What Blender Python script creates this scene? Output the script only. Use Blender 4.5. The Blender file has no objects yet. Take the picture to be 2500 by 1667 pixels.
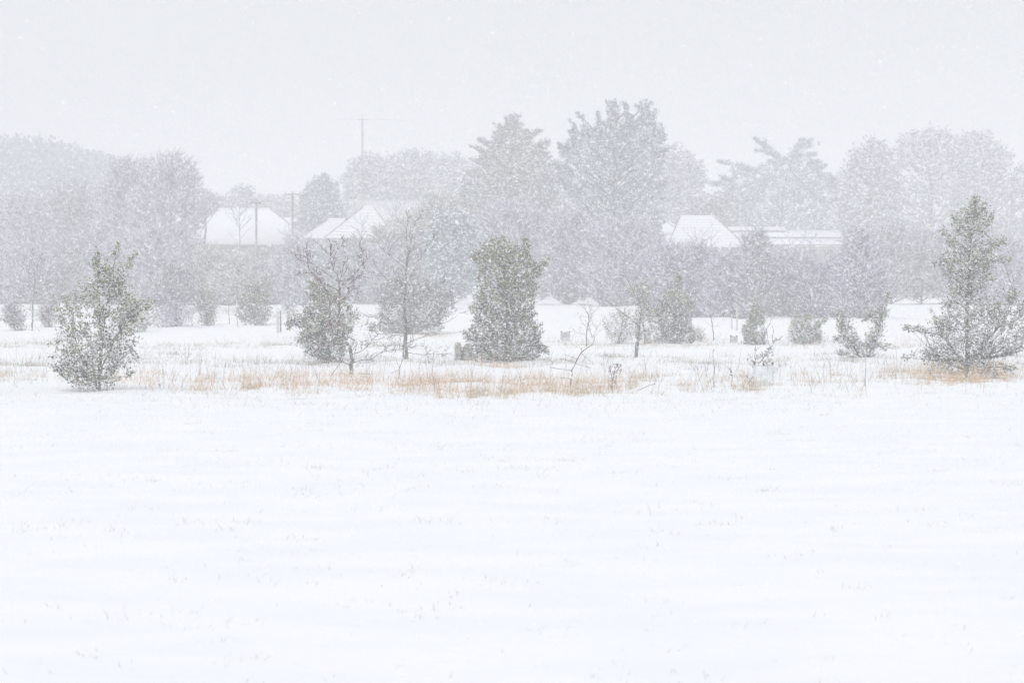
import bpy, math, random
import numpy as np

# ------------------------------------------------------------------ camera, light, exposure
F, CX, HY, CH = 9375.0, 1250.0, 715.0, 1.7      # focal length and horizon in pixels of the 2500 px photo; eye height
sc = bpy.context.scene
COL = sc.collection
cam_d = bpy.data.cameras.new('camera'); cam = bpy.data.objects.new('camera', cam_d); COL.objects.link(cam)
cam.location = (0, 0, CH); cam.rotation_euler = (math.radians(90), 0, 0)
cam_d.lens = 135; cam_d.sensor_width = 36; cam_d.shift_y = -(833.5 - HY) / 2500
cam_d.clip_start = 0.3; cam_d.clip_end = 4000
cam_d.dof.use_dof = True; cam_d.dof.focus_distance = 82; cam_d.dof.aperture_fstop = 10
sc.camera = cam

SUN_EL, SUN_AZ = math.radians(52), math.radians(205)
world = bpy.data.worlds.new('World'); sc.world = world; world.use_nodes = True
nt = world.node_tree; nt.nodes.clear()
wo = nt.nodes.new('ShaderNodeOutputWorld'); wb = nt.nodes.new('ShaderNodeBackground')
sky = nt.nodes.new('ShaderNodeTexSky'); sky.sky_type = 'NISHITA'; sky.sun_disc = False
sky.sun_elevation = SUN_EL; sky.sun_rotation = SUN_AZ; sky.dust_density = 4; sky.air_density = 1.0
mx = nt.nodes.new('ShaderNodeMix'); mx.data_type = 'RGBA'; mx.inputs['Factor'].default_value = 0.93   # cloud deck over the clear sky
mx.inputs['B'].default_value = (7.40, 7.62, 8.02, 1)
nt.links.new(sky.outputs[0], mx.inputs['A']); nt.links.new(mx.outputs['Result'], wb.inputs[0])
wb.inputs[1].default_value = 0.10
nt.links.new(wb.outputs[0], wo.inputs[0])
sd = bpy.data.lights.new('sun', 'SUN'); sd.energy = 1.27; sd.angle = math.radians(35); sd.color = (1, 0.99, 0.975)
so = bpy.data.objects.new('sun', sd); COL.objects.link(so)
so.rotation_euler = (math.radians(90) - SUN_EL, 0, math.radians(180) - SUN_AZ)
sc.view_settings.view_transform = 'Standard'; sc.view_settings.look = 'None'
sc.view_settings.gamma = 1; sc.view_settings.use_curve_mapping = False
sc.view_settings.exposure = 0.0
sc.render.engine = 'CYCLES'
cy = sc.cycles
cy.max_bounces = 6; cy.diffuse_bounces = 3; cy.glossy_bounces = 2; cy.transmission_bounces = 2; cy.volume_bounces = 2
cy.transparent_max_bounces = 4; cy.use_denoising = True; cy.sample_clamp_indirect = 4
HAZE = 0.0032

rng = np.random.default_rng(11)
random.seed(11)

# ------------------------------------------------------------------ helpers
def tag(o, label=None, cat=None, group=None, kind=None):
    for k, v in (('label', label), ('category', cat), ('group', group), ('kind', kind)):
        if v: o[k] = v
    return o

def M(name, col, rough=0.8, vary=0.0, col2=None, noise=None, bump=0, spec=0.3, trans=0.0):
    m = bpy.data.materials.new(name); m.use_nodes = True
    n = m.node_tree.nodes; l = m.node_tree.links; b = n['Principled BSDF']
    b.inputs['Roughness'].default_value = rough
    b.inputs['Specular IOR Level'].default_value = spec
    b.inputs['Base Color'].default_value = (*col, 1)
    if trans: b.inputs['Transmission Weight'].default_value = trans
    if col2 is not None:
        mix = n.new('ShaderNodeMix'); mix.data_type = 'RGBA'
        mix.inputs['A'].default_value = (*col, 1); mix.inputs['B'].default_value = (*col2, 1)
        if noise:
            tc = n.new('ShaderNodeTexCoord'); t = n.new('ShaderNodeTexNoise')
            t.inputs['Scale'].default_value = noise; t.inputs['Detail'].default_value = 5
            l.new(tc.outputs['Object'], t.inputs['Vector'])
            r = n.new('ShaderNodeMapRange'); r.inputs[1].default_value = .38; r.inputs[2].default_value = .62
            l.new(t.outputs[0], r.inputs[0]); l.new(r.outputs[0], mix.inputs['Factor'])
            if bump:
                bp = n.new('ShaderNodeBump'); bp.inputs['Strength'].default_value = bump; bp.inputs['Distance'].default_value = .02
                l.new(t.outputs[0], bp.inputs['Height']); l.new(bp.outputs[0], b.inputs['Normal'])
        else:
            g = n.new('ShaderNodeNewGeometry'); l.new(g.outputs['Random Per Island'], mix.inputs['Factor'])
        l.new(mix.outputs['Result'], b.inputs['Base Color'])
    return m

MAT = dict(
    snow=M('snow', (.90, .91, .93), .7, spec=.2, col2=(.87, .885, .915), noise=1.3),
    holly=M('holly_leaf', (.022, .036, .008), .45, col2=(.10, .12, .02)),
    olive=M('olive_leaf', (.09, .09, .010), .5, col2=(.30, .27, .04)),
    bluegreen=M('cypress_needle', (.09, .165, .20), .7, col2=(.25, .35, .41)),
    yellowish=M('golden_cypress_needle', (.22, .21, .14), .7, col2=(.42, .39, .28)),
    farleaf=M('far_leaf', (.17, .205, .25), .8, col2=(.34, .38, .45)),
    bark=M('grey_bark', (.085, .065, .055), .9, col2=(.21, .18, .155), noise=14, bump=.4),
    redtwig=M('red_twig', (.095, .028, .035), .7, col2=(.16, .065, .065)),
    browntwig=M('brown_twig', (.10, .075, .06), .8, col2=(.2, .155, .13)),
    mauve=M('mauve_twig', (.25, .205, .30), .85, col2=(.43, .385, .52)),
    greytwig=M('grey_twig', (.21, .21, .26), .85, col2=(.37, .37, .44)),
    tantwig=M('tan_twig', (.30, .25, .20), .85, col2=(.48, .42, .36)),
    dryleaf=M('dry_mauve_leaf', (.14, .08, .09), .7, col2=(.28, .19, .2)),
    orange=M('orange_dry_grass', (.52, .29, .14), .8, col2=(.80, .60, .41)),
    straw=M('straw_grass', (.38, .29, .17), .8, col2=(.62, .53, .37)),
    greygrass=M('frosted_grass', (.22, .22, .19), .8, col2=(.50, .50, .47)),
    wall=M('house_wall', (.42, .38, .35), .9, col2=(.5, .46, .43), noise=3),
    tile=M('roof_tile', (.20, .19, .20), .8, col2=(.28, .26, .26), noise=6),
    concrete=M('weathered_concrete', (.42, .43, .45), .9, col2=(.56, .57, .59), noise=8, bump=.3),
    darkwood=M('dark_weathered_wood', (.10, .095, .09), .85, col2=(.2, .19, .18), noise=20, bump=.4),
    paleplank=M('pale_weathered_wood', (.48, .47, .46), .85, col2=(.6, .6, .6), noise=20, bump=.3),
    plastic=M('milky_plastic', (.80, .82, .84), .4, col2=(.66, .69, .71), noise=9, spec=.5),
    metal=M('galvanised_metal', (.2, .21, .23), .5, col2=(.3, .31, .33), noise=12),
    glass=M('window_glass', (.03, .035, .045), .1, spec=.6),
    lichen=M('lichen_stump', (.20, .19, .18), .9, col2=(.46, .44, .38), noise=26, bump=.8),
)

def mesh(name, V, faces, mats, parent=None, loc=None, mi=None, smooth=False):
    """V (N,3); faces: list of (M,k) int arrays"""
    if len(V) == 0: return None
    me = bpy.data.meshes.new(name)
    V = np.asarray(V, dtype=np.float32)
    faces = [np.asarray(f, dtype=np.int32) for f in faces if len(f)]
    me.vertices.add(len(V)); me.vertices.foreach_set('co', V.ravel())
    li = np.concatenate([f.ravel() for f in faces]); tot = np.concatenate([np.full(len(f), f.shape[1], dtype=np.int32) for f in faces])
    st = np.concatenate([[0], np.cumsum(tot)[:-1]]).astype(np.int32)
    me.loops.add(len(li)); me.loops.foreach_set('vertex_index', li)
    me.polygons.add(len(tot)); me.polygons.foreach_set('loop_start', st); me.polygons.foreach_set('loop_total', tot)
    for m in (mats if isinstance(mats, (list, tuple)) else [mats]): me.materials.append(MAT[m])
    if mi is not None: me.polygons.foreach_set('material_index', np.asarray(mi, dtype=np.int32))
    if smooth: me.polygons.foreach_set('use_smooth', np.ones(len(tot), dtype=bool))
    me.update(calc_edges=True)
    o = bpy.data.objects.new(name, me); COL.objects.link(o)
    if parent: o.parent = parent
    if parent and name in ('foliage', 'branches', 'twigs', 'leaves', 'snow', 'bracing'): o['kind'] = 'stuff'     # thousands of small pieces
    if loc is not None: o.location = loc
    return o

def empty(name, loc, label, cat, group=None):
    o = bpy.data.objects.new(name, None); COL.objects.link(o); o.location = loc; o.empty_display_size = .3
    return tag(o, label, cat, group)

def norm(v): return v / np.maximum(np.linalg.norm(v, axis=-1, keepdims=True), 1e-9)

def leafmesh(c, d, L, W):
    n = len(c); d = norm(d); r = norm(rng.normal(size=(n, 3))); s = norm(np.cross(d, r)); nn = np.cross(d, s)
    L = np.broadcast_to(L, n)[:, None]; W = np.broadcast_to(W, n)[:, None]
    V = np.stack([c, c + d * L, c + d * L * .45 + s * W * .5 + nn * W * .18, c + d * L * .45 - s * W * .5 + nn * W * .18], 1).reshape(-1, 3)
    b = np.arange(n)[:, None] * 4
    return V, np.concatenate([b + [0, 2, 1], b + [0, 1, 3]])

def snowcaps(c, d, L, W):
    """small flattened pillows of snow lying on leaves"""
    n = len(c); h = norm(np.stack([d[:, 0], d[:, 1], np.clip(d[:, 2], -.3, .3)], 1)); s = norm(np.cross(h, [0, 0, 1.]))
    L = np.broadcast_to(L, n)[:, None]; W = np.broadcast_to(W, n)[:, None]; up = np.array([0, 0, 1.])
    m = c + h * L * .5 + up * W * .2
    V = np.stack([m - h * L * .5, m + h * L * .55, m + s * W * .55, m - s * W * .55, m + up * W * .35], 1).reshape(-1, 3)
    b = np.arange(n)[:, None] * 5
    return V, np.concatenate([b + [0, 2, 4], b + [2, 1, 4], b + [1, 3, 4], b + [3, 0, 4]])

def spikes(p0, p1, r):
    n = len(p0); d = norm(p1 - p0); a = norm(np.cross(d, norm(rng.normal(size=(n, 3))))); b2 = np.cross(d, a)
    r = np.broadcast_to(r, n)[:, None]
    V = np.stack([p0 + a * r, p0 + (-.5 * a + .87 * b2) * r, p0 + (-.5 * a - .87 * b2) * r, p1], 1).reshape(-1, 3)
    b = np.arange(n)[:, None] * 4
    return V, np.concatenate([b + [0, 1, 3], b + [1, 2, 3], b + [2, 0, 3]])

def tubes(p0, p1, r0, r1, n=4):
    m = len(p0)
    if m == 0: return np.zeros((0, 3)), np.zeros((0, 4), int)
    d = norm(p1 - p0); ref = np.where(np.abs(d[:, 2:3]) > .9, [[1., 0, 0]], [[0, 0, 1.]]); a = norm(np.cross(d, ref)); b2 = np.cross(d, a)
    r0 = np.broadcast_to(r0, m)[:, None]; r1 = np.broadcast_to(r1, m)[:, None]
    ring = []
    for k in range(n):
        t = 2 * math.pi * k / n; u = a * math.cos(t) + b2 * math.sin(t); ring += [p0 - d * r0 * .3 + u * r0, p1 + d * r1 * .3 + u * r1]
    V = np.stack(ring, 1).reshape(-1, 3)
    b = np.arange(m)[:, None] * 2 * n
    f = [b + [2 * k, 2 * ((k + 1) % n), 2 * ((k + 1) % n) + 1, 2 * k + 1] for k in range(n)]
    return V, np.concatenate(f)

def join(parts):
    """parts: list of (V, F) -> V, list of face arrays"""
    Vs, Fs, o = [], {}, 0
    for V, Fc in parts:
        if len(V) == 0: continue
        Vs.append(V); Fs.setdefault(Fc.shape[1], []).append(Fc + o); o += len(V)
    if not Vs: return np.zeros((0, 3)), []
    return np.concatenate(Vs), [np.concatenate(x) for x in Fs.values()]

def box(x0, x1, y0, y1, z0, z1):
    V = np.array([[x, y, z] for x in (x0, x1) for y in (y0, y1) for z in (z0, z1)], float)
    return V, np.array([[0, 1, 3, 2], [4, 6, 7, 5], [0, 4, 5, 1], [2, 3, 7, 6], [0, 2, 6, 4], [1, 5, 7, 3]])

# ------------------------------------------------------------------ ground
_gy = np.array([-200, 0, 60, 64.5, 67, 72, 90, 95.5, 98, 102, 126, 131, 136, 160, 200, 240, 300, 430, 520, 1500.])
_gzv = np.array([0, 0, 0, .03, .09, .02, .0, .10, .10, .0, .0, .10, .10, .36, .78, 1.15, 3.0, 12.4, 13.0, 13.])
_hx = np.array([-3000, -600, 0, 130, 200, 280, 360, 450, 520, 4000.]); _hy = np.array([376, 380, 398, 408, 420, 445, 470, 505, 560, 560.])
def gz(x, y):
    x = np.asarray(x, float); y = np.asarray(y, float)
    sh = 2.2 * np.sin(x * .21 + 1) + 1.1 * np.sin(x * .53 + 2)              # the grassy ledges wander
    z = np.interp(y + sh * np.clip((y - 50) / 30, 0, 1) * np.clip((230 - y) / 60, 0, 1) * .45, _gy, _gzv)
    cpx = CX + x / 450 * F; hz = CH + (HY - np.interp(cpx, _hx, _hy)) / F * 450
    t = np.clip((y - 330) / 120, 0, 1); t = t * t * (3 - 2 * t)
    z = z + t * np.maximum(hz - z, 0)
    a = .010 + .02 * np.clip((y - 55) / 20, 0, 1)
    z = z + a * (np.sin(x * 1.9 + y * .7) + np.sin(x * .8 - y * 1.3 + 1) + .8 * np.sin(y * 2.3 + np.sin(x * .9) * 1.4) + .6 * np.sin(x * 3.7 + y * 2.9))
    return z
def ground_d(px, py):
    d = np.arange(12, 420, .25); x = (px - CX) / F * d
    z = CH + (HY - py) / F * d
    hit = np.nonzero(z <= gz(x, d))[0]
    return float(d[hit[0]]) if len(hit) else 230.0
def W(px, py, d): return np.array([(px - CX) / F * d, d, CH + (HY - py) / F * d])

NR, NC = 500, 270
v = np.linspace(0, 1, NR); yy = -40 + 1500 * (0.035 * v + 0.12 * v ** 2 + .845 * v ** 5)
u = np.linspace(-1, 1, NC); u = np.sign(u) * (0.45 * np.abs(u) + .55 * np.abs(u) ** 3)
Y, U = np.meshgrid(yy, u, indexing='ij'); X = U * (30 + .52 * np.clip(Y, 0, None)); Z = gz(X, Y)
idx = np.arange(NR * NC).reshape(NR, NC)
g = mesh('ground', np.stack([X, Y, Z], -1).reshape(-1, 3), [np.stack([idx[:-1, :-1], idx[:-1, 1:], idx[1:, 1:], idx[1:, :-1]], -1).reshape(-1, 4)], 'snow', smooth=True)
gm = M('snow_field', (.93, .935, .945), .75, spec=.15, col2=(.90, .91, .93), noise=.8)
_n = gm.node_tree.nodes; _l = gm.node_tree.links
tc = _n.new('ShaderNodeTexCoord'); mp = _n.new('ShaderNodeMapping'); mp.inputs['Scale'].default_value = (1.2, 1.6, 1)
t2 = _n.new('ShaderNodeTexNoise'); t2.inputs['Scale'].default_value = 5; t2.inputs['Detail'].default_value = 7
bp = _n.new('ShaderNodeBump'); bp.inputs['Strength'].default_value = .5; bp.inputs['Distance'].default_value = .03
_l.new(tc.outputs['Object'], mp.inputs[0]); _l.new(mp.outputs[0], t2.inputs['Vector']); _l.new(t2.outputs[0], bp.inputs['Height']); _l.new(bp.outputs[0], _n['Principled BSDF'].inputs['Normal'])
g.data.materials[0] = gm
tag(g, kind='structure')

# ------------------------------------------------------------------ haze
V, Fc = box(-900, 900, -60, 1480, -2.0, 29)
MAT['haze'] = hm = bpy.data.materials.new('haze'); hm.use_nodes = True; hm.node_tree.nodes.clear()
ho = hm.node_tree.nodes.new('ShaderNodeOutputMaterial'); hv = hm.node_tree.nodes.new('ShaderNodeVolumePrincipled')
hv.inputs['Density'].default_value = HAZE; hv.inputs['Density Attribute'].default_value = ''; hv.inputs['Temperature Attribute'].default_value = ''
hv.inputs['Color'].default_value = (.975, .978, .985, 1)
hm.node_tree.links.new(hv.outputs[0], ho.inputs['Volume'])
try: hm.cycles.homogeneous_volume = True
except Exception: pass
hz_o = mesh('haze', V, [Fc], 'haze'); tag(hz_o, 'pale snowy haze filling the air over the whole field', 'haze', kind='stuff')

# ------------------------------------------------------------------ plants
def poly_at(pl, z):
    """points on polyline pl (N,3, rising) at heights z"""
    o = np.argsort(pl[:, 2], kind='stable'); q = pl[o]
    return np.stack([np.interp(z, q[:, 2], q[:, 0]), np.interp(z, q[:, 2], q[:, 1]), z], 1)

def waves(p, wl, seed, k=7):
    r = np.random.default_rng(seed); s = 0
    for _ in range(k):
        s = s + np.sin(p @ (norm(r.normal(size=3)) * 2 * math.pi / (wl * r.uniform(.7, 1.4))) + r.uniform(0, 6.3))
    return s / k ** .5

def crown(name, label, cat, base, prof=None, strokes=None, d=None, mode='leaf', n=600, k=10, leaf=(.055, .028), cl=.16,
          mat='holly', twig='browntwig', snow=.45, gap=.0, gapwl=.5, trunk=.03, stems=None, group=None, up=.35, out=.7,
          branches=90, deep=.8, rough=.25, foliage=None, seed=None, lumps=0, tmat='bark', flat=1.0, spurs=0, rise=.6):
    seed = seed if seed is not None else abs(int(base[0] * 7 + base[1] * 13)) % 9999
    r = np.random.default_rng(seed)
    if d is None: d = ground_d(*base)
    bx = (base[0] - CX) / F * d; B = np.array([bx, d, float(gz(bx, d)) - .03])
    pts = []; ax = []; lsc = []
    main_strokes = strokes
    if spurs:            # short side shoots that make the outline ragged
        ex = []
        for s in strokes:
            for _ in range(spurs):
                i = r.integers(len(s) - 1); t = r.random(); x_, y_, w_ = [s[i][j] * (1 - t) + s[i + 1][j] * t for j in range(3)]; sd_ = r.choice([-1, 1]); ln = w_ * .6 + r.uniform(6, 13)
                ex.append([(x_ + sd_ * w_ * .4, y_, 4), (x_ + sd_ * ln * .7, y_ - rise * ln * .45, 2.5), (x_ + sd_ * ln, y_ - rise * ln, .8)])
        for _ in range(spurs * 6):
            q_ = sorted(prof); y_ = r.uniform(q_[0][0], q_[0][0] + (q_[-1][0] - q_[0][0]) * .7); sd_ = r.choice([-1, 1]); x_ = np.interp(y_, [a_[0] for a_ in q_], [a_[1 if sd_ < 0 else 2] for a_ in q_]); ln = r.uniform(8, 20)
            ex.append([(x_ - sd_ * 8, y_, 6), (x_ + sd_ * ln * .5, y_ - rise * ln * .3, 3.5), (x_ + sd_ * ln, y_ - rise * ln * .8, .8)])
        strokes = list(strokes) + ex
    wts = []
    if prof:
        pr = np.array(sorted(prof), float); wts.append(('p', pr, np.sum(np.diff(pr[:, 0]) * (pr[:-1, 2] - pr[:-1, 1] + pr[1:, 2] - pr[1:, 1]) / 2)))
    for s in strokes or []:
        s = np.array(s, float); L = np.linalg.norm(np.diff(s[:, :2], axis=0), axis=1); wts.append(('s', s, (float(np.sum(L * (s[:-1, 2] + s[1:, 2]))) + 1) * (1.25 if (d or 0) > 200 else 1.0)))
    tot = sum(w[2] for w in wts)
    for kind, q, w in wts:
        m = max(3, int(n * 1.6 * w / tot))
        if kind == 'p':
            yc = np.linspace(q[0, 0], q[-1, 0], 200); wd = np.interp(yc, q[:, 0], q[:, 2] - q[:, 1]) + 1e-3
            yp = r.choice(yc, m, p=wd / wd.sum()) + r.uniform(-1, 1, m) * (q[-1, 0] - q[0, 0]) / 200
            K = max(4, int((q[-1, 0] - q[0, 0]) / 13)); kn = np.linspace(q[0, 0], q[-1, 0], K)
            l = np.interp(yp, q[:, 0], q[:, 1]); rr = np.interp(yp, q[:, 0], q[:, 2]); hw = (rr - l) / 2
            sl = np.interp(yp, kn, r.uniform(-.5, .85, K)) * rough; sr = np.interp(yp, kn, r.uniform(-.5, .85, K)) * rough
            l = l + hw * sl; rr = rr - hw * sr; hw = np.maximum((rr - l) / 2, .5); mid = (l + rr) / 2
            t = r.uniform(-1, 1, m); xp = mid + t * hw
            dy = r.uniform(-1, 1, m) * np.sqrt(np.clip(1 - t * t, 0, 1)) * hw / F * d * deep
            p = np.stack([(xp - CX) / F * d, d + dy, CH + (HY - yp) / F * d], 1)
            a = np.stack([(mid - CX) / F * d, np.full(m, d), p[:, 2] - hw / F * d * .6], 1); lsc.append(hw / F * d)
        else:
            seg = np.linalg.norm(np.diff(q[:, :2], axis=0), axis=1); cum = np.concatenate([[0], np.cumsum(seg)]); cum /= cum[-1]
            t = r.random(m); c = np.stack([np.interp(t, cum, q[:, i]) for i in range(3)], 1)
            jit = r.normal(size=(m, 3)) * .5; lsc.append(c[:, 2] / F * d); jit[:, 2] *= flat; jit *= np.minimum(1, 1 / np.maximum(np.linalg.norm(jit, axis=1, keepdims=True), 1e-6))
            p = np.stack([(c[:, 0] + jit[:, 0] * c[:, 2] - CX) / F * d, d + jit[:, 1] * c[:, 2] / F * d, CH + (HY - c[:, 1] - jit[:, 2] * c[:, 2]) / F * d], 1)
            t2 = np.maximum(t - .15, 0); c2 = np.stack([np.interp(t2, cum, q[:, i]) for i in range(3)], 1)
            a = np.stack([(c2[:, 0] - CX) / F * d, np.full(m, d), CH + (HY - c2[:, 1]) / F * d], 1)
        pts.append(p); ax.append(a)
    p = np.concatenate(pts); a = np.concatenate(ax); ls_ = np.concatenate(lsc)
    if gap > 0:
        g_ = waves(p, gapwl, seed + 5); keep = g_ > np.quantile(g_, gap); keep |= r.random(len(p)) < .08; p, a, ls_ = p[keep], a[keep], ls_[keep]
    if len(p) > n: s_ = r.permutation(len(p))[:n]; p, a, ls_ = p[s_], a[s_], ls_[s_]
    p = p - B; a = a - B; m = len(p)
    dr = norm(norm(p - a) * out + np.array([0, 0, up]) + r.normal(size=(m, 3)) * .35)
    root = empty(name, B, label, cat, group)
    # trunk and stems
    tp = []
    top = p[np.argmax(p[:, 2])]
    if stems is None:
        hz = np.linspace(0, 1, 7)[:, None]; cxy = np.array([np.median(p[:, 0]), 0, 0])
        st = np.concatenate([[[0, 0, -.05]], (np.array([0, 0, 0]) * (1 - hz) + (top * np.array([1, 0, .93])) * hz)[1:]])
        st[1:-1, :2] += r.normal(size=(5, 2)) * top[2] * .012; st[1:-1, 0] = st[1:-1, 0] * .6 + .4 * cxy[0] * hz[1:-1, 0] * 1.0
        stl = [(st, trunk)]
    else:
        stl = []
        for s, tr in stems:
            q = np.array([W(x_, y_, d) for x_, y_ in s]) - B; q[1:, 1] += r.normal(size=len(q) - 1) * .04 * abs(top[2]) * .3; stl.append((q, tr))
    for st, tr in stl:
        rr = np.linspace(tr, tr * .25, len(st)); V, T = tubes(st[:-1], st[1:], rr[:-1], rr[1:], 6); mesh('limb' if tp else 'trunk', V, [T], tmat, root); tp.append(1)
    for s in (main_strokes or []) if stems is None else []:
        q = np.array([W(x_, y_, d) for x_, y_, _w in s]) - B; rr = np.linspace(trunk * .16, trunk * .05, len(q)); V, T = tubes(q[:-1], q[1:], rr[:-1], rr[1:], 4); mesh('limb', V, [T], tmat, root)
    # branches to a share of the clumps
    bs = r.permutation(m)[:min(branches, m)]; q = p[bs]; pl = stl[r.integers(len(stl))][0] if len(stl) == 1 else stl[0][0]
    hs = np.hypot(q[:, 0], q[:, 1]); zt = np.clip(q[:, 2] - hs * r.uniform(.4, 1.0, len(q)), .03, max(.05, pl[:, 2].max() * .97))
    s0 = poly_at(pl, zt)
    for st, tr in stl[1:]:
        alt = poly_at(st, np.clip(zt, st[:, 2].min(), st[:, 2].max())); near = np.linalg.norm(alt - q, axis=1) < np.linalg.norm(s0 - q, axis=1); s0[near] = alt[near]
    mdl = (s0 + q) / 2 + np.stack([r.normal(size=len(q)) * .04, r.normal(size=len(q)) * .04, hs * -.04], 1); br = trunk * r.uniform(.16, .34, len(q))
    parts = [tubes(s0, mdl, br, br * .7, 3), tubes(mdl, q, br * .7, br * .3, 3)]
    L0 = (np.minimum(cl, ls_ * .9 + .25 * cl) * r.uniform(.6, 1.3, m))[:, None]
    if mode == 'leaf':
        parts.append(spikes(p - dr * L0 * .4, p + dr * L0 * .9, max(.0025, leaf[1] * .09)))
        V, Fs = join(parts); mesh('branches', V, Fs, twig, root)
        tt = r.uniform(-.3, 1, (m, k)); P = p[:, None] + dr[:, None] * (tt * L0)[..., None] + r.normal(size=(m, k, 3)) * (cl * .16)
        D = norm(dr[:, None] * .55 + norm(r.normal(size=(m, k, 3)))); P = P.reshape(-1, 3); D = D.reshape(-1, 3)
        ls = r.uniform(.65, 1.2, len(P)); V, T = leafmesh(P, D, leaf[0] * ls, leaf[1] * ls)
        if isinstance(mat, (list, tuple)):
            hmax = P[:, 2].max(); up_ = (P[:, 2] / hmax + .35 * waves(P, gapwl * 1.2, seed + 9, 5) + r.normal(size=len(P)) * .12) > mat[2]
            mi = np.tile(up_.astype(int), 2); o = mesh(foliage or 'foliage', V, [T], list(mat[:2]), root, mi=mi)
        else: mesh(foliage or 'foliage', V, [T], mat, root)
        sn = r.random(len(P)) < snow
        if sn.sum() > 3:
            if d < 190: sn_p = [snowcaps(P[sn], D[sn], leaf[0] * 1.0 * ls[sn], leaf[1] * 1.15 * ls[sn])]
            else: sn_p = [leafmesh(P[sn] + [0, 0, leaf[1] * .4], norm(D[sn] * [1, 1, .5]), leaf[0] * ls[sn], leaf[1] * 1.3 * ls[sn])]
            if lumps:
                c_ = p[r.permutation(m)[:lumps]]; sn_p.append(snowcaps(c_ - [0, 0, .02], norm(r.normal(size=(len(c_), 3)) * [1, 1, .1]), cl * r.uniform(.4, .9, len(c_)), cl * r.uniform(.3, .6, len(c_))))
            V, Fs = join(sn_p); mesh('snow', V, Fs, 'snow', root)
    else:   # bare twigs: k spikes per clump
        K = k; D = norm(dr[:, None] + r.normal(size=(m, K, 3)) * .55); st = p[:, None] + dr[:, None] * (r.uniform(-.5, .5, (m, K)) * L0)[..., None]
        Ls = cl * r.uniform(.4, 1.2, (m, K))[..., None]; P0 = st.reshape(-1, 3); P1 = (st + D * Ls).reshape(-1, 3)
        parts.append(spikes(P0, P1, leaf[1] * r.uniform(.5, 1.1, len(P0))))
        V, Fs = join(parts); mesh('twigs', V, Fs, twig, root)
        sn = r.random(len(P0)) < snow
        if sn.sum() > 3:
            off = np.array([0, 0, leaf[1] * 1.0]); q0 = P0[sn] + off; q1 = q0 + (P1[sn] - P0[sn]) * .7
            V, T = spikes(q0, q1, leaf[1] * 1.05); mesh('snow', V, [T], 'snow', root)
    return root

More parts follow.
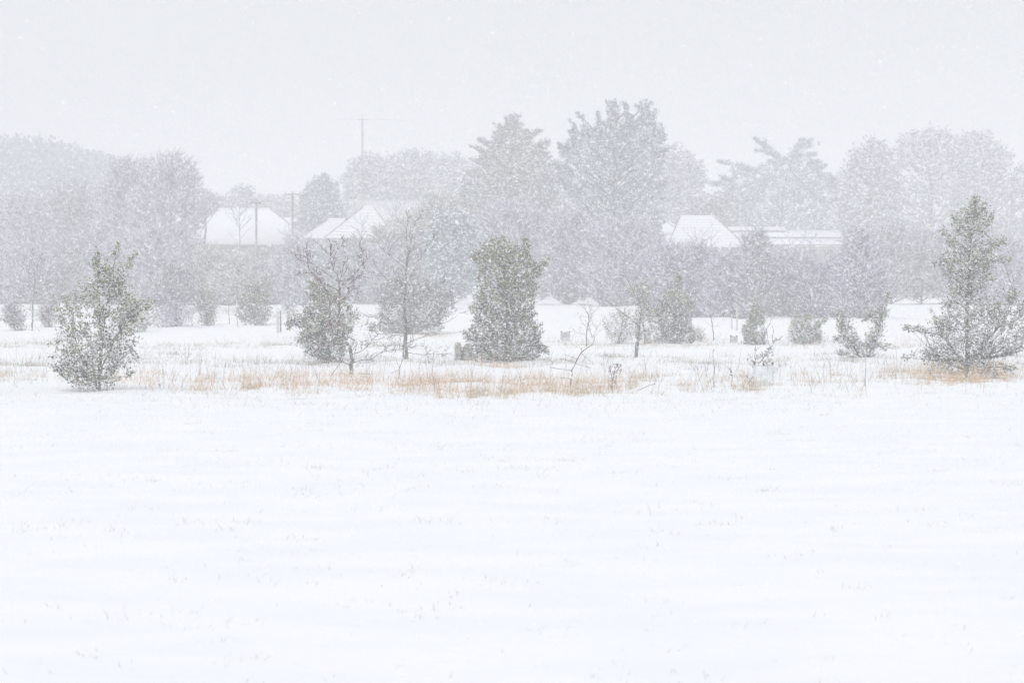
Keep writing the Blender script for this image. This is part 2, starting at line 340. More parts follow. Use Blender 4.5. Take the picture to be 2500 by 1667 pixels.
def bare_tree(name, label, cat, base, limbs, d=None, twigs=3, tl=.22, spur=.06, bark='bark', twig='redtwig', snow=.35, group=None, depth=.5, seed=1, leaves=None, dens=7., tr=.004):
    """limbs: list of (pixel polyline, r0, r1). side twigs and spurs are grown off them."""
    r = np.random.default_rng(seed)
    if d is None: d = ground_d(*base)
    bx = (base[0] - CX) / F * d; B = np.array([bx, d, float(gz(bx, d)) - .03]); root = empty(name, B, label, cat, group)
    big, small, snowp, ends = [], [], [], []
    offs = {}
    for li, (pl, r0, r1) in enumerate(limbs):
        q = np.array([W(x, y, d) for x, y in pl]) - B
        Lp = np.linalg.norm(np.diff(q, axis=0), axis=1); cum = np.concatenate([[0], np.cumsum(Lp)])
        sl = 0 if li == 0 else r.uniform(-depth, depth)
        key = [k_ for k_ in offs if abs(k_[0] - pl[0][0]) + abs(k_[1] - pl[0][1]) < 9]
        o0 = offs[key[0]] if key else 0
        q[:, 1] += o0 + sl * cum
        for (x, y), yo in zip(pl, q[:, 1]): offs[(x, y)] = yo
        # resample with wobble
        N = max(3, int(cum[-1] / .07)); t = np.linspace(0, cum[-1], N); s = np.stack([np.interp(t, cum, q[:, i]) for i in range(3)], 1)
        s[1:-1] += r.normal(size=(N - 2, 3)) * .008; rr = np.interp(t, [0, cum[-1]], [r0 * (1 if li == 0 else .82), max(r1 * 1.1, .0042)])
        V, T = tubes(s[:-1], s[1:], rr[:-1], rr[1:], 5 if r0 > .012 else 4)
        mesh('limb' if li else 'trunk', V, [T], bark if (li == 0 or r0 > .012) else twig, root)
        if snow: 
            m_ = (r.random(N - 1) < snow); snowp.append(tubes(s[:-1][m_] + [0, 0, 1] * (rr[:-1, None][m_]) * .8, s[1:][m_] + [0, 0, 1] * (rr[1:, None][m_]) * .8, rr[:-1][m_] * .75, rr[1:][m_] * .6, 4))
        ends.append((s, r1, cum[-1]))
    gen = ends
    for g_ in range(twigs):
        new = []
        for s, rr, L in gen:
            dn = dens if g_ == 0 else dens * 1.1
            cnt = r.poisson(L * dn) if g_ < 2 else r.poisson(L * dens * 1.4)
            for _ in range(cnt):
                i = r.integers(max(1, int(len(s) * (.12 if g_ else .2))), len(s)) if len(s) > 2 else 1; i = min(i, len(s) - 1)
                dirn = norm(s[i] - s[i - 1]); side = norm(r.normal(size=3) * [1, .8, 1]); dd = norm(dirn * r.uniform(.5, 1.1) + side * .8 + [0, 0, .18])
                ln = (tl * r.uniform(.4, 1.3) * (.62 ** g_)) if g_ < 2 else spur * r.uniform(.4, 1.2)
                if ln < .02: continue
                e1 = s[i] + dd * ln * .5 + r.normal(size=3) * .006; dd2 = norm(dd + [0, 0, .2] + r.normal(size=3) * .25); e2 = e1 + dd2 * ln * .5
                r_ = tr * (.75 ** g_); small.append(tubes(s[i][None], e1[None], r_, r_ * .8, 3)); small.append(spikes(e1[None], e2[None], r_ * .8))
                if snow and r.random() < snow * .6: snowp.append(tubes(s[i][None] + [0, 0, r_], e1[None] + [0, 0, r_], r_ * .8, r_ * .6, 3))
                new.append((np.array([s[i], e1, e2]), r_, ln))
        gen = new
    V, Fs = join(small); mesh('twigs', V, Fs, twig, root)
    if snowp: V, Fs = join(snowp); mesh('snow', V, Fs, 'snow', root)
    if leaves:
        C = []
        for (px, py, rad, cnt) in leaves['at']:
            c = W(px, py, d) - B; C.append(c + r.normal(size=(cnt, 3)) * rad)
        C = np.concatenate(C); V, T = leafmesh(C, r.normal(size=C.shape) + [0, 0, -.7], leaves['L'] * r.uniform(.6, 1.2, len(C)), leaves['L'] * .5)
        mesh('leaves', V, [T], leaves['mat'], root)
    return root

# ------------------------------------------------------------------ houses
def roof_plane(e0, e1, r1, r0, n, h=.022):
    """stepped courses between eave e0-e1 and ridge r0-r1; snow on the treads, tile on the risers"""
    e0, e1, r0, r1 = map(np.asarray, (e0, e1, r0, r1)); V = []; Fc = []; mi = []
    nn = np.cross(e1 - e0, (r0 + r1) / 2 - (e0 + e1) / 2); nn = nn / np.linalg.norm(nn)
    if nn[2] < 0: nn = -nn
    for i in range(n):
        a, b = i / n, (i + 1) / n; o = len(V)
        lo0, lo1 = e0 + (r0 - e0) * a, e1 + (r1 - e1) * a; hi0, hi1 = e0 + (r0 - e0) * b, e1 + (r1 - e1) * b
        V += [lo0, lo1, lo1 + nn * h, lo0 + nn * h, hi1, hi0]
        Fc += [[o, o + 1, o + 2, o + 3], [o + 3, o + 2, o + 4, o + 5]]; mi += [1, 0]
    return V, Fc, mi
def house(name, label, roofs, d, eave_y, depth=7, courses=12, cat='house', windows=(), extra_wall=0, mats=('snow', 'tile'), ribs=False):
    """roofs: list of (eave xl, xr, ridge xl, xr, ridge y, eave y) in photo pixels"""
    xs = [r_[0] for r_ in roofs] + [r_[1] for r_ in roofs]; cx = (min(xs) + max(xs)) / 2
    bx = (cx - CX) / F * d; B = np.array([bx, d + depth / 2, float(gz(bx, d)) - .3]); root = empty(name, B, label, cat)
    for k, (el, er, rl, rr_, ry, ey) in enumerate(roofs):
        dd = d + k * .35; zr = W(0, ry, dd + depth / 2)[2] - B[2]; ze = W(0, ey, dd)[2] - B[2]
        X = lambda px, q=dd: (px - CX) / F * q - B[0]
        y0, y1, ym = dd - B[1], dd + depth - B[1], dd + depth / 2 - B[1]
        E = [np.array([X(el), y0, ze]), np.array([X(er), y0, ze]), np.array([X(er), y1, ze]), np.array([X(el), y1, ze])]
        R0, R1 = np.array([X(rl, dd + depth / 2), ym, zr]), np.array([X(rr_, dd + depth / 2), ym, zr])
        V, Fc, mi = [], [], []
        for pl in ((E[0], E[1], R1, R0), (E[1], E[2], R1, R1), (E[2], E[3], R0, R1), (E[3], E[0], R0, R0)):
            v_, f_, m_ = roof_plane(*pl, courses, h=.013 if courses > 9 else .004); f_ = [[i + len(V) for i in f] for f in f_]; V += v_; Fc += f_; mi += m_
        rf = mesh('roof', V, [np.array(Fc)], list(mats), root, mi=mi)
        segs = [(E[0], R0), (E[1], R1)]; a = np.array([s[0] for s in segs]) + [0, 0, .07]; b = np.array([s[1] for s in segs]) + [0, 0, .07]
        for a_, b_ in zip(a, b): V, T = tubes(a_[None], b_[None], .035, .035, 5); mesh('hip_cap', V, [T], 'tile', rf)
        V, T = tubes(np.array([R0]) + [0, 0, .06], np.array([R1]) + [0, 0, .06], .07, .07, 5); mesh('ridge_cap', V, [T], 'snow', rf)
        V, Fb = box(X(el) - .0, X(er), y0 - .12, y0 - .01, ze - .14, ze - .01); mesh('gutter', V, [Fb], 'metal', rf)
        V, Fb = box(X(el) + .4, X(er) - .4, y0 + .45, y1 - .45, -.2, ze - .02); wl = mesh('wall', V, [Fb], 'wall', root)
        wx = X(el) + 1.1
        while wx < X(er) - 2.2:
            V, Fb = box(wx, wx + 1.3, y0 + .40, y0 + .46, ze - 1.6, ze - .5); wn = mesh('window', V, [Fb], 'paleplank', wl)
            for q in (0, 1):
                V, Fb = box(wx + .07 + q * .61, wx + .62 + q * .61, y0 + .385, y0 + .42, ze - 1.52, ze - .58); mesh('pane', V, [Fb], 'glass', wn)
            wx += 3.4
    return root, B
house('house', 'snow covered house with long low hipped roof behind the utility pole, leftmost of the houses',
      [(468, 770, 530, 659, 512, 597), (462, 660, 497, 640, 522, 598)], 292, 597, courses=1)
h2, B2 = house('house', 'house with snowy tiled hipped roof and dark hip lines in front of a chimney', [(792, 968, 888, 911, 506, 582), (733, 862, 801, 842, 537, 582)], 285, 580, courses=10)
# the house behind with a ribbed metal roof
d3 = 305; B3 = np.array([(945 - CX) / F * d3, d3 + 4, float(gz((945 - CX) / F * d3, d3)) - .3])
h3 = empty('house', B3, 'house with ribbed metal roof and tall chimney behind the tiled roof', 'house')
X3 = lambda px: (px - CX) / F * d3 - B3[0]
Z3 = lambda py: CH + (HY - py) / F * d3 - B3[2]
zr, ze = Z3(487), Z3(552)
V = [[X3(835), -4, ze], [X3(1040), -4, ze], [X3(1034), 0, zr], [X3(858), 0, zr], [X3(1040), 4, ze], [X3(835), 4, ze]]
V = V + [[a, b, c - .12] for a, b, c in V]
rf = mesh('roof', V, [np.array([[0, 1, 2, 3], [3, 2, 4, 5], [6, 9, 8, 7], [9, 11, 10, 8], [0, 6, 7, 1], [5, 4, 10, 11], [0, 3, 9, 6], [3, 5, 11, 9], [1, 7, 8, 2], [2, 8, 10, 4]])], 'snow', h3)
for i in range(44):
    t = (i + .5) / 44; p0 = np.array([X3(837) + (X3(1038) - X3(837)) * t, -4, ze + .02]); p1 = np.array([X3(860) + (X3(1032) - X3(860)) * t, 0, zr + .02])
    V, T = tubes(p0[None], p1[None], .016, .016, 4); mesh('roof_rib', V, [T], 'metal', rf)
V, Fb = box(X3(840), X3(1036), -3.6, 3.6, -.2, ze - .13); wl = mesh('wall', V, [Fb], 'wall', h3)
for q in range(4):
    x0 = X3(870 + q * 42); V, Fb = box(x0, x0 + .9, -3.64, -3.58, ze - 1.5, ze - .5); wn = mesh('window', V, [Fb], 'paleplank', wl)
    V, Fb = box(x0 + .08, x0 + .82, -3.66, -3.63, ze - 1.42, ze - .58); mesh('pane', V, [Fb], 'glass', wn)
V, Fb = box(X3(851), X3(869), -2.5, -1.8, ze - .5, Z3(485)); ch = mesh('chimney', V, [Fb], 'concrete', rf)
for px in (856, 864): V, Fb = tubes(np.array([[X3(px), -2.15, Z3(485)]]), np.array([[X3(px), -2.15, Z3(478)]]), .07, .06, 8); mesh('chimney_pot', V, [Fb], 'tile', ch)

house('house', 'house with snowy tiled hip roof on the right beneath the cedar', [(1628, 1824, 1661, 1744, 530, 604)], 290, 603, courses=11)
# the long low building
d4 = 300; B4 = np.array([(1925 - CX) / F * d4, d4 + 4, float(gz((1925 - CX) / F * d4, d4)) - .3]); h4 = empty('long_building', B4, 'long low flat roofed building with thick snow beside the hipped house', 'building')
X4 = lambda px: (px - CX) / F * d4 - B4[0]
Z4 = lambda py: CH + (HY - py) / F * d4 - B4[2]
def slab(nm, xl, xr, ya, yb, yl, yh, th, m_, par):
    V = [[X4(xl), ya, Z4(yl)], [X4(xr), ya, Z4(yl)], [X4(xr), yb, Z4(yh)], [X4(xl), yb, Z4(yh)]]; V = V + [[a, b, c - th] for a, b, c in V]
    return mesh(nm, V, [np.array([[0, 1, 2, 3], [4, 7, 6, 5], [0, 4, 5, 1], [1, 5, 6, 2], [2, 6, 7, 3], [3, 7, 4, 0]])], m_, par)
V, Fb = box(X4(1800), X4(2055), -3.2, 3.0, -.2, Z4(601)); wl = mesh('wall', V, [Fb], 'wall', h4)
V, Fb = box(X4(1790), X4(1936), 2.2, 3.4, -.1, Z4(556)); mesh('wall', V, [Fb], 'wall', h4)
for q in range(6):
    x0 = X4(1822 + q * 38); V, Fb = box(x0, x0 + .8, -3.25, -3.18, Z4(628), Z4(606)); wn = mesh('window', V, [Fb], 'paleplank', wl); V, Fb = box(x0 + .07, x0 + .73, -3.27, -3.24, Z4(626), Z4(608)); mesh('pane', V, [Fb], 'glass', wn)
r1 = slab('roof', 1800, 2066, -.6, 3.3, 577, 558, .05, 'snow', h4)
r2 = slab('roof', 1806, 2062, -3.6, -.5, 597, 578.6, .08, 'snow', h4)
slab('roof', 1784, 1934, 2.0, 3.6, 557.5, 549, .08, 'snow', h4)
slab('gutter', 1860, 2052, -3.75, -3.62, 597, 596.6, .08, 'tile', r2); slab('gutter', 1812, 2066, -.74, -.62, 577.6, 577.3, .03, 'tile', r1)
V, Fb = box(X4(1781), X4(1786), 1.0, 1.2, Z4(565), Z4(543)); mesh('flue', V, [Fb], 'metal', h4)
# little shed up the slope
d5 = 318; B5 = np.array([(1720 - CX) / F * d5, d5, float(gz((1720 - CX) / F * d5, d5)) - .2]); h5 = empty('shed', B5, 'small shed roof of snow between the round tree and the cedar', 'shed')
X5 = lambda px: (px - CX) / F * d5 - B5[0]
Z5 = lambda py: CH + (HY - py) / F * d5 - B5[2]
V, Fb = box(X5(1688), X5(1750), -1.2, 1.2, Z5(484), Z5(476)); mesh('roof', V, [Fb], 'snow', h5)
V, Fb = box(X5(1692), X5(1746), -1.05, 1.05, -.1, Z5(484) - .002); mesh('wall', V, [Fb], 'wall', h5)

# ------------------------------------------------------------------ poles, mast, wires
def pole(label, px, ytop, d, bar, w=.12):
    bx = (px - CX) / F * d; B = np.array([bx, d, float(gz(bx, d)) - .1]); root = empty('utility_pole', B, label, 'utility pole')
    zt = CH + (HY - ytop) / F * d - B[2]; V, T = tubes(np.array([[0, 0, 0.]]), np.array([[0, 0, zt]]), w, w * .8, 8); mesh('pole', V, [T], 'darkwood', root)
    V, T = tubes(np.array([[-w * .9, -.03, 0.]]), np.array([[-w * .75, -.03, zt * .98]]), w * .35, w * .35, 5); mesh('conduit', V, [T], 'paleplank', root)
    V, Fb = box(-bar / 2, bar / 2, -.18, -.10, zt - .25, zt - .15); cb = mesh('crossarm', V, [Fb], 'darkwood', root)
    ins = []
    for q in np.linspace(-bar / 2 + .06, bar / 2 - .06, 3):
        V, T = tubes(np.array([[q, -.14, zt - .15]]), np.array([[q, -.14, zt - .02]]), .04, .025, 6); mesh('insulator', V, [T], 'paleplank', cb); ins.append(B + [q, -.14, zt - .02])
    return B, ins
_, i1 = pole('weathered utility pole in front of the leftmost snowy roof', 626, 488, 262, .7, .085)
_, i2 = pole('utility pole with crossarm beside the dark evergreen at the roof end', 714, 468, 275, 1.1, .10)
def wire(a, b, sag, label, name='power_line'):
    t = np.linspace(0, 1, 17)[:, None]; p = a + (b - a) * t; p[:, 2] -= sag * 4 * (t * (1 - t))[:, 0]
    V, T = tubes(p[:-1], p[1:], .009, .009, 4); o = mesh(name, V - p[0], [T], 'metal', loc=p[0]); tag(o, label, 'wire', 'power lines on the utility poles'); return o
wire(i1[0], W(520, 496, 262) + [0, 4, 0], .25, 'thin overhead wire running left from the nearer utility pole'); wire(i1[2], i2[0], .3, 'thin overhead wire strung between the two utility poles')
wire(i2[2], W(860, 452, 300), .35, 'thin overhead wire running right from the taller utility pole')
dm = 300; bx = (885 - CX) / F * dm; Bm = np.array([bx, dm, float(gz(bx, dm))]); mast = empty('lattice_mast', Bm, 'tall thin lattice radio mast with horizontal wire aerial above the trees', 'mast')
zt = CH + (HY - 296) / F * dm - Bm[2]; R_ = .13
cor = [np.array([R_ * math.cos(a), R_ * math.sin(a), 0]) for a in (.5, 2.6, 4.7)]
for c in cor: V, T = tubes(c[None], (c * .6 + [0, 0, zt])[None], .019, .015, 5); mesh('leg', V, [T], 'metal', mast)
P0, P1 = [], []
for i in range(int(zt / .28)):
    for k in range(3):
        z0 = i * .28; z1 = z0 + .28; f0 = 1 - .4 * z0 / zt; f1 = 1 - .4 * z1 / zt; P0.append(cor[k] * f0 + [0, 0, z0]); P1.append(cor[(k + 1) % 3] * f1 + [0, 0, z1])
V, T = tubes(np.array(P0), np.array(P1), .008, .008, 3); mesh('bracing', V, [T], 'metal', mast)
V, T = tubes(np.array([[0, 0, zt - .1]]), np.array([[0, 0, CH + (HY - 279) / F * dm - Bm[2]]]), .025, .012, 5); mesh('tip_rod', V, [T], 'metal', mast)
za = CH + (HY - 292) / F * dm - Bm[2]
t = np.linspace(-1, 1, 13); pa = np.stack([t * 3.1 + .1, t * 0, za - .09 * t * t], 1); V, T = tubes(pa[:-1], pa[1:], .007, .007, 4); mesh('aerial_wire', V, [T], 'metal', mast)
V, T = tubes(np.array([[-.38, 0, za]]), np.array([[.42, 0, za - .02]]), .025, .025, 5); mesh('aerial_boom', V, [T], 'metal', mast)

# ------------------------------------------------------------------ posts, stump, tree guards
def post(px0, px1, yt, yb, m, label, name='fence_post', dx=0):
    d = ground_d((px0 + px1) / 2, yb) + dx; bx = ((px0 + px1) / 2 - CX) / F * d; B = np.array([bx, d, float(gz(bx, d)) - .05]); w = (px1 - px0) / F * d / 2; h = (yb - yt) / F * d + .05
    root = empty(name, B, label, 'post')
    V = np.array([[-w, -w, 0], [w, -w, 0], [w, w, 0], [-w, w, 0], [-w * .96, -w * .9, h], [w * .98, -w, h - .02], [w, w, h - .015], [-w, w * .9, h]]); mesh('post', V, [np.array([[0, 1, 5, 4], [1, 2, 6, 5], [2, 3, 7, 6], [3, 0, 4, 7], [4, 5, 6, 7]])], m, root)
    V, Fb = snowcaps(np.array([[-w * 1.05, 0, h - .005]]), np.array([[1., 0, 0]]), w * 2.1, w * 1.8); mesh('snow', V, [Fb], 'snow', root); return root
post(675, 680.5, 761, 815, 'paleplank', 'pale grey board post left of the dark post beside the holly'); post(683, 686.8, 761, 813, 'darkwood', 'thin dark grey post just right of the pale board post', dx=.4)
post(1784.5, 1788.5, 768, 805, 'concrete', 'shorter grey post left of the white post in the right field'); post(1797, 1801, 751, 807, 'paleplank', 'tall whitish post in the snow before the right hedge')

def bent_prism(outline, th, z0, z1, flare=0):
    """open sleeve following a closed outline, with wall thickness"""
    o = np.array(outline, float); c = o.mean(0); n_ = len(o); V = []
    for z, s in ((z0, 1.0), (z1, 1.0 + flare)):
        for k in (1.0, 1 - th): V += [[*(c + (q - c) * s * k), z] for q in o]
    Fc = []
    for i in range(n_):
        j = (i + 1) % n_; Fc += [[i, j, 2 * n_ + j, 2 * n_ + i], [n_ + j, n_ + i, 3 * n_ + i, 3 * n_ + j], [2 * n_ + i, 2 * n_ + j, 3 * n_ + j, 3 * n_ + i]]
    return np.array(V), np.array(Fc)
def guard(px0, px1, yt, yb, label, sleeve='plastic', flap=True, stakes=3):
    px = (px0 + px1) / 2; d = ground_d(px, yb); bx = (px - CX) / F * d; B = np.array([bx, d, float(gz(bx, d)) - .04]); w = (px1 - px0) / F * d / 2; h = (yb - yt) / F * d + .04
    root = empty('tree_guard', B, label, 'tree guard'); st = [(-w * .93, -.02), (w * .93, .0), (.1 * w, .26), (w * .1, -.12)][:stakes]
    out = [(-w, -.05), (-w * .35, -.13), (w * .12, -.10), (w * .3, -.13), (w, -.04), (w * .7, .2), (0, .3), (-w * .7, .2)]
    V, Fb = bent_prism(out, .04, 0, h * .9, .0); V[:, :2] += rng.normal(size=(len(V), 2)) * .008; V[16:, 2] += rng.normal(size=16) * .012 - .03 * np.exp(-(np.tile(np.array(out)[:, 0], 2) / (w * .5)) ** 2)
    mesh('sleeve', V, [Fb], sleeve, root)
    for x, y in st: V, Fb = box(x - .016, x + .016, y - .016, y + .016, 0, h * (1.0 if y > -.05 else .97)); mesh('stake', V, [Fb], 'darkwood', root)
    for x, y in st[:2]: V, Fb = box(x - .035 * (1 if x > 0 else .3), x + .035 * (.3 if x > 0 else 1), y - .03, y + .03, h * .97, h * 1.01); mesh('stake_clip', V, [Fb], 'darkwood', root)
    if flap:
        a = np.linspace(0, 6.283, 9)[:-1]; c0 = np.array([w * 1.22, -.03, h * .68]); V = [c0 + [.05 * math.cos(t) * (1 + .2 * math.sin(3 * t)), -.015, .065 * math.sin(t)] for t in a] + [c0 + [.05 * math.cos(t), .015, .06 * math.sin(t)] for t in a] + [c0 + [0, -.035, 0]]
        Fq = [[i, (i + 1) % 8, 8 + (i + 1) % 8, 8 + i] for i in range(8)]; me = mesh('loose_flap', V, [np.array(Fq), np.array([[16, i, (i + 1) % 8] for i in range(8)])], sleeve, root)
    return root, d
guard(1840, 1888, 886, 941, 'pale plastic tree guard with dark stake tops around a leafy leaning sapling')
guard(1369, 1391, 809, 829, 'faded grey box shaped tree guard alone in the snow right of the dense bush', 'concrete', False, 2)
guard(1783, 1800, 819, 838, 'small low grey tree guard left of the little pointed bush', 'concrete', False, 2)
# split stump
ds = ground_d(1130, 881); Bs = W(1130, 881, ds); st = empty('tree_stump', [Bs[0], ds, float(gz(Bs[0], ds)) - .03], 'short grey lichen covered stump split by a dark cleft, left of the dense bush', 'stump')
def lump(cx, wx, wy, h, nm, par, m):
    rings, n_ = [], 14
    for k, (z, s) in enumerate(((0, 1.05), (.15, 1.0), (.4, .97), (.7, 1.0), (.88, .96), (.97, .82), (1.0, .5))):
        for i in range(n_):
            t = 2 * math.pi * i / n_; ca, sa = math.cos(t), math.sin(t); q = .35; f = s * (1 + rng.normal() * .05)
            rings.append([cx + wx * f * np.sign(ca) * abs(ca) ** .7, wy * f * np.sign(sa) * abs(sa) ** .7, h * z + rng.normal() * .008])
    V = np.array(rings + [[cx, 0, h * 1.0]]); Fq = [[k * n_ + i, k * n_ + (i + 1) % n_, (k + 1) * n_ + (i + 1) % n_, (k + 1) * n_ + i] for k in range(6) for i in range(n_)]
    mesh(nm, V, [np.array(Fq), np.array([[6 * n_ + i, 6 * n_ + (i + 1) % n_, 7 * n_] for i in range(n_)])], m, par, smooth=True)
lump(-.12, .085, .16, .45, 'left_half', st, 'lichen'); lump(.13, .11, .18, .43, 'right_half', st, 'lichen'); lump(0.0, .06, .08, .34, 'heartwood', st, 'darkwood')
for c_ in ((-.12, .43), (.13, .42)):
    V, Fb = snowcaps(np.array([[c_[0] - .07, 0, c_[1]]]), np.array([[1., 0, 0]]), .15, .16); mesh('snow', V, [Fb], 'snow', st)

# ------------------------------------------------------------------ near shrubs
HO = ('holly', 'olive', .72)
GN = 'shrubs and young trees planted in the snowy field'
crown('holly_shrub', 'loose open holly shrub with visible stems at the left, snow on its lowest leaves', 'shrub', (243, 953),
      prof=[(645, 234, 312), (690, 224, 318), (708, 190, 320), (722, 165, 326), (760, 150, 338), (800, 146, 342), (835, 150, 322), (870, 138, 318), (900, 142, 316), (930, 155, 300), (950, 185, 288)],
      strokes=[[(240, 700, 18), (240, 640, 10), (237, 612, 4)], [(255, 670, 14), (275, 620, 9), (286, 602, 3)], [(160, 850, 12), (125, 838, 4)], [(150, 880, 12), (122, 872, 4)], [(300, 780, 24), (345, 758, 18), (365, 745, 6)], [(280, 870, 12), (322, 855, 5)], [(170, 930, 10), (128, 892, 5)],
               [(270, 720, 12), (330, 622, 5)], [(290, 925, 12), (318, 915, 6)]],
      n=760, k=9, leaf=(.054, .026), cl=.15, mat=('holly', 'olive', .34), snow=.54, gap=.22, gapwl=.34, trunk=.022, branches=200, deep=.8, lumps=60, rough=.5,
      stems=[([(243, 955), (242, 900), (246, 800), (240, 700), (240, 625)], .026), ([(246, 900), (254, 800), (262, 720), (284, 615)], .012), ([(240, 925), (200, 880), (175, 800), (180, 730)], .014), ([(244, 905), (285, 820), (325, 760)], .013), ([(240, 935), (180, 905), (135, 860)], .011), ([(246, 925), (290, 880), (315, 860)], .010)])
crown('holly_shrub', 'tall dense dark holly bush in the middle of the field', 'shrub', (1240, 882),
      prof=[(588, 1205, 1245), (600, 1180, 1268), (620, 1164, 1290), (645, 1160, 1312), (680, 1172, 1312), (720, 1170, 1306), (760, 1152, 1306), (800, 1146, 1312), (840, 1144, 1320), (870, 1150, 1322), (882, 1162, 1306)],
      strokes=[[(1275, 640, 16), (1284, 600, 8), (1283, 586, 3)], [(1300, 680, 14), (1328, 645, 7), (1336, 632, 3)], [(1165, 640, 10), (1154, 622, 5)], [(1160, 760, 10), (1148, 745, 5)], [(1300, 840, 12), (1338, 860, 4)], [(1155, 830, 10), (1132, 812, 4)], [(1215, 600, 12), (1222, 583, 5)]],
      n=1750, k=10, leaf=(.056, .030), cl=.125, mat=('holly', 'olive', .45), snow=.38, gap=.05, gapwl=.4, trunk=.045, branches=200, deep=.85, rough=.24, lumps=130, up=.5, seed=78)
crown('holly_shrub', 'tall tapering holly tree with wide snowy skirt at the right edge of the field', 'shrub', (2361, 926),
      prof=[(540, 2342, 2395), (580, 2330, 2408), (620, 2306, 2420), (660, 2302, 2422), (700, 2315, 2415), (722, 2322, 2405), (740, 2300, 2430), (765, 2275, 2480), (800, 2270, 2500), (850, 2262, 2508), (890, 2262, 2440), (922, 2265, 2420)],
      strokes=[[(2365, 560, 26), (2375, 510, 16), (2385, 474, 4)], [(2345, 560, 12), (2320, 515, 6)], [(2385, 540, 14), (2408, 490, 5)], [(2395, 560, 14), (2420, 525, 5)], [(2325, 600, 12), (2300, 565, 5)], [(2405, 610, 14), (2450, 588, 6)], [(2410, 640, 10), (2470, 632, 4)],
               [(2320, 640, 10), (2282, 640, 5)], [(2290, 800, 14), (2250, 805, 10), (2212, 800, 5)], [(2290, 760, 12), (2268, 752, 5)], [(2285, 870, 14), (2250, 865, 9), (2215, 875, 5)], [(2420, 760, 24), (2470, 720, 14), (2480, 706, 5)], [(2470, 780, 20), (2520, 745, 10)], [(2480, 830, 18), (2530, 850, 8)], [(2420, 880, 14), (2470, 900, 7)], [(2400, 905, 10), (2452, 925, 5)]],
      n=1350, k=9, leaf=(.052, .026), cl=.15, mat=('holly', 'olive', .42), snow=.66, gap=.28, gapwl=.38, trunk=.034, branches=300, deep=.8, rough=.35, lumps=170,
      stems=[([(2361, 926), (2360, 800), (2362, 740), (2364, 640), (2375, 540), (2385, 480)], .04), ([(2361, 900), (2300, 820), (2220, 802)], .014), ([(2362, 880), (2440, 800), (2478, 715)], .018), ([(2361, 905), (2290, 880), (2222, 874)], .012), ([(2363, 890), (2450, 850), (2530, 850)], .014)])
crown('holly_shrub', 'leaning green and white holly bush behind the bare thorny tree', 'shrub', (806, 884),
      prof=[(705, 768, 800), (728, 755, 830), (748, 745, 858), (770, 738, 870), (800, 735, 868), (840, 732, 850), (865, 750, 835), (884, 780, 825)],
      strokes=[[(760, 790, 20), (725, 785, 14), (706, 790, 6)], [(750, 820, 16), (735, 830, 8)], [(840, 790, 16), (872, 775, 8)], [(780, 710, 14), (762, 692, 6)]],
      n=760, k=9, leaf=(.058, .030), cl=.15, mat=('holly', 'olive', .55), snow=.40, gap=.2, gapwl=.45, trunk=.035, branches=180, rough=.25, lumps=40)
crown('leafy_bush', 'wide twiggy bush half hidden behind the tall bare tree', 'shrub', (1005, 815),
      prof=[(690, 935, 1045), (705, 918, 1075), (730, 912, 1095), (760, 915, 1100), (785, 912, 1090), (815, 930, 1080)],
      strokes=[[(930, 790, 14), (905, 800, 7)], [(1070, 740, 12), (1105, 715, 5)]],
      n=950, k=9, leaf=(.085, .036), cl=.24, mat=('holly', 'browntwig', .6), twig='browntwig', snow=.35, gap=.1, gapwl=.8, trunk=.03, branches=260, rough=.3)
crown('leafy_bush', 'small loose green shrub close behind the leftmost holly on its right side', 'shrub', (335, 812),
      prof=[(735, 318, 352), (760, 305, 372), (785, 300, 376), (812, 315, 360)], n=190, k=9, leaf=(.065, .03), cl=.2, mat=('holly', 'olive', .5), snow=.4, gap=.15, trunk=.02, branches=80)
crown('holly_shrub', 'pointed holly bush with tall spire, right of the pair in the middle distance', 'shrub', (1648, 839),
      prof=[(716, 1630, 1678), (740, 1615, 1685), (770, 1608, 1688), (800, 1605, 1692), (839, 1612, 1690)],
      strokes=[[(1652, 730, 16), (1656, 700, 8), (1655, 668, 3)], [(1620, 760, 10), (1604, 775, 5)]],
      n=800, k=9, leaf=(.062, .032), cl=.15, mat=('holly', 'olive', .45), snow=.42, gap=.1, trunk=.03, branches=120, rough=.25)
crown('holly_shrub', 'thinner yellow green bush standing left of the pointed spire bush', 'shrub', (1573, 838),
      prof=[(690, 1548, 1580), (715, 1540, 1592), (745, 1550, 1590), (790, 1552, 1605), (838, 1555, 1610)], n=330, k=9, leaf=(.060, .028), cl=.17, mat=('holly', 'olive', .25), snow=.4, gap=.2, trunk=.022, branches=150, rough=.35)
crown('leafy_bush', 'low thin leafed shrub leftmost in the middle distance cluster', 'shrub', (1510, 838),
      prof=[(755, 1495, 1535), (785, 1484, 1548), (815, 1483, 1550), (838, 1495, 1548)], n=190, k=8, leaf=(.055, .024), cl=.2, mat=('holly', 'olive', .35), snow=.4, gap=.3, gapwl=.35, trunk=.018, branches=110)
crown('leafy_bush', 'tiny low shrub just right of the pointed spire bush', 'shrub', (1700, 834), prof=[(805, 1692, 1712), (820, 1688, 1716), (834, 1690, 1712)], n=50, k=7, leaf=(.06, .026), cl=.15, mat=('holly', 'olive', .4), snow=.5, gap=.1, trunk=.012, branches=25)
crown('holly_shrub', 'small pointed holly with narrow top beside the forked bare sapling', 'shrub', (1840, 841),
      prof=[(738, 1838, 1850), (760, 1832, 1856), (785, 1824, 1862), (805, 1812, 1862), (841, 1815, 1862)], n=380, k=9, leaf=(.06, .032), cl=.14, mat=('holly', 'olive', .4), snow=.55, gap=.12, trunk=.02, branches=80)
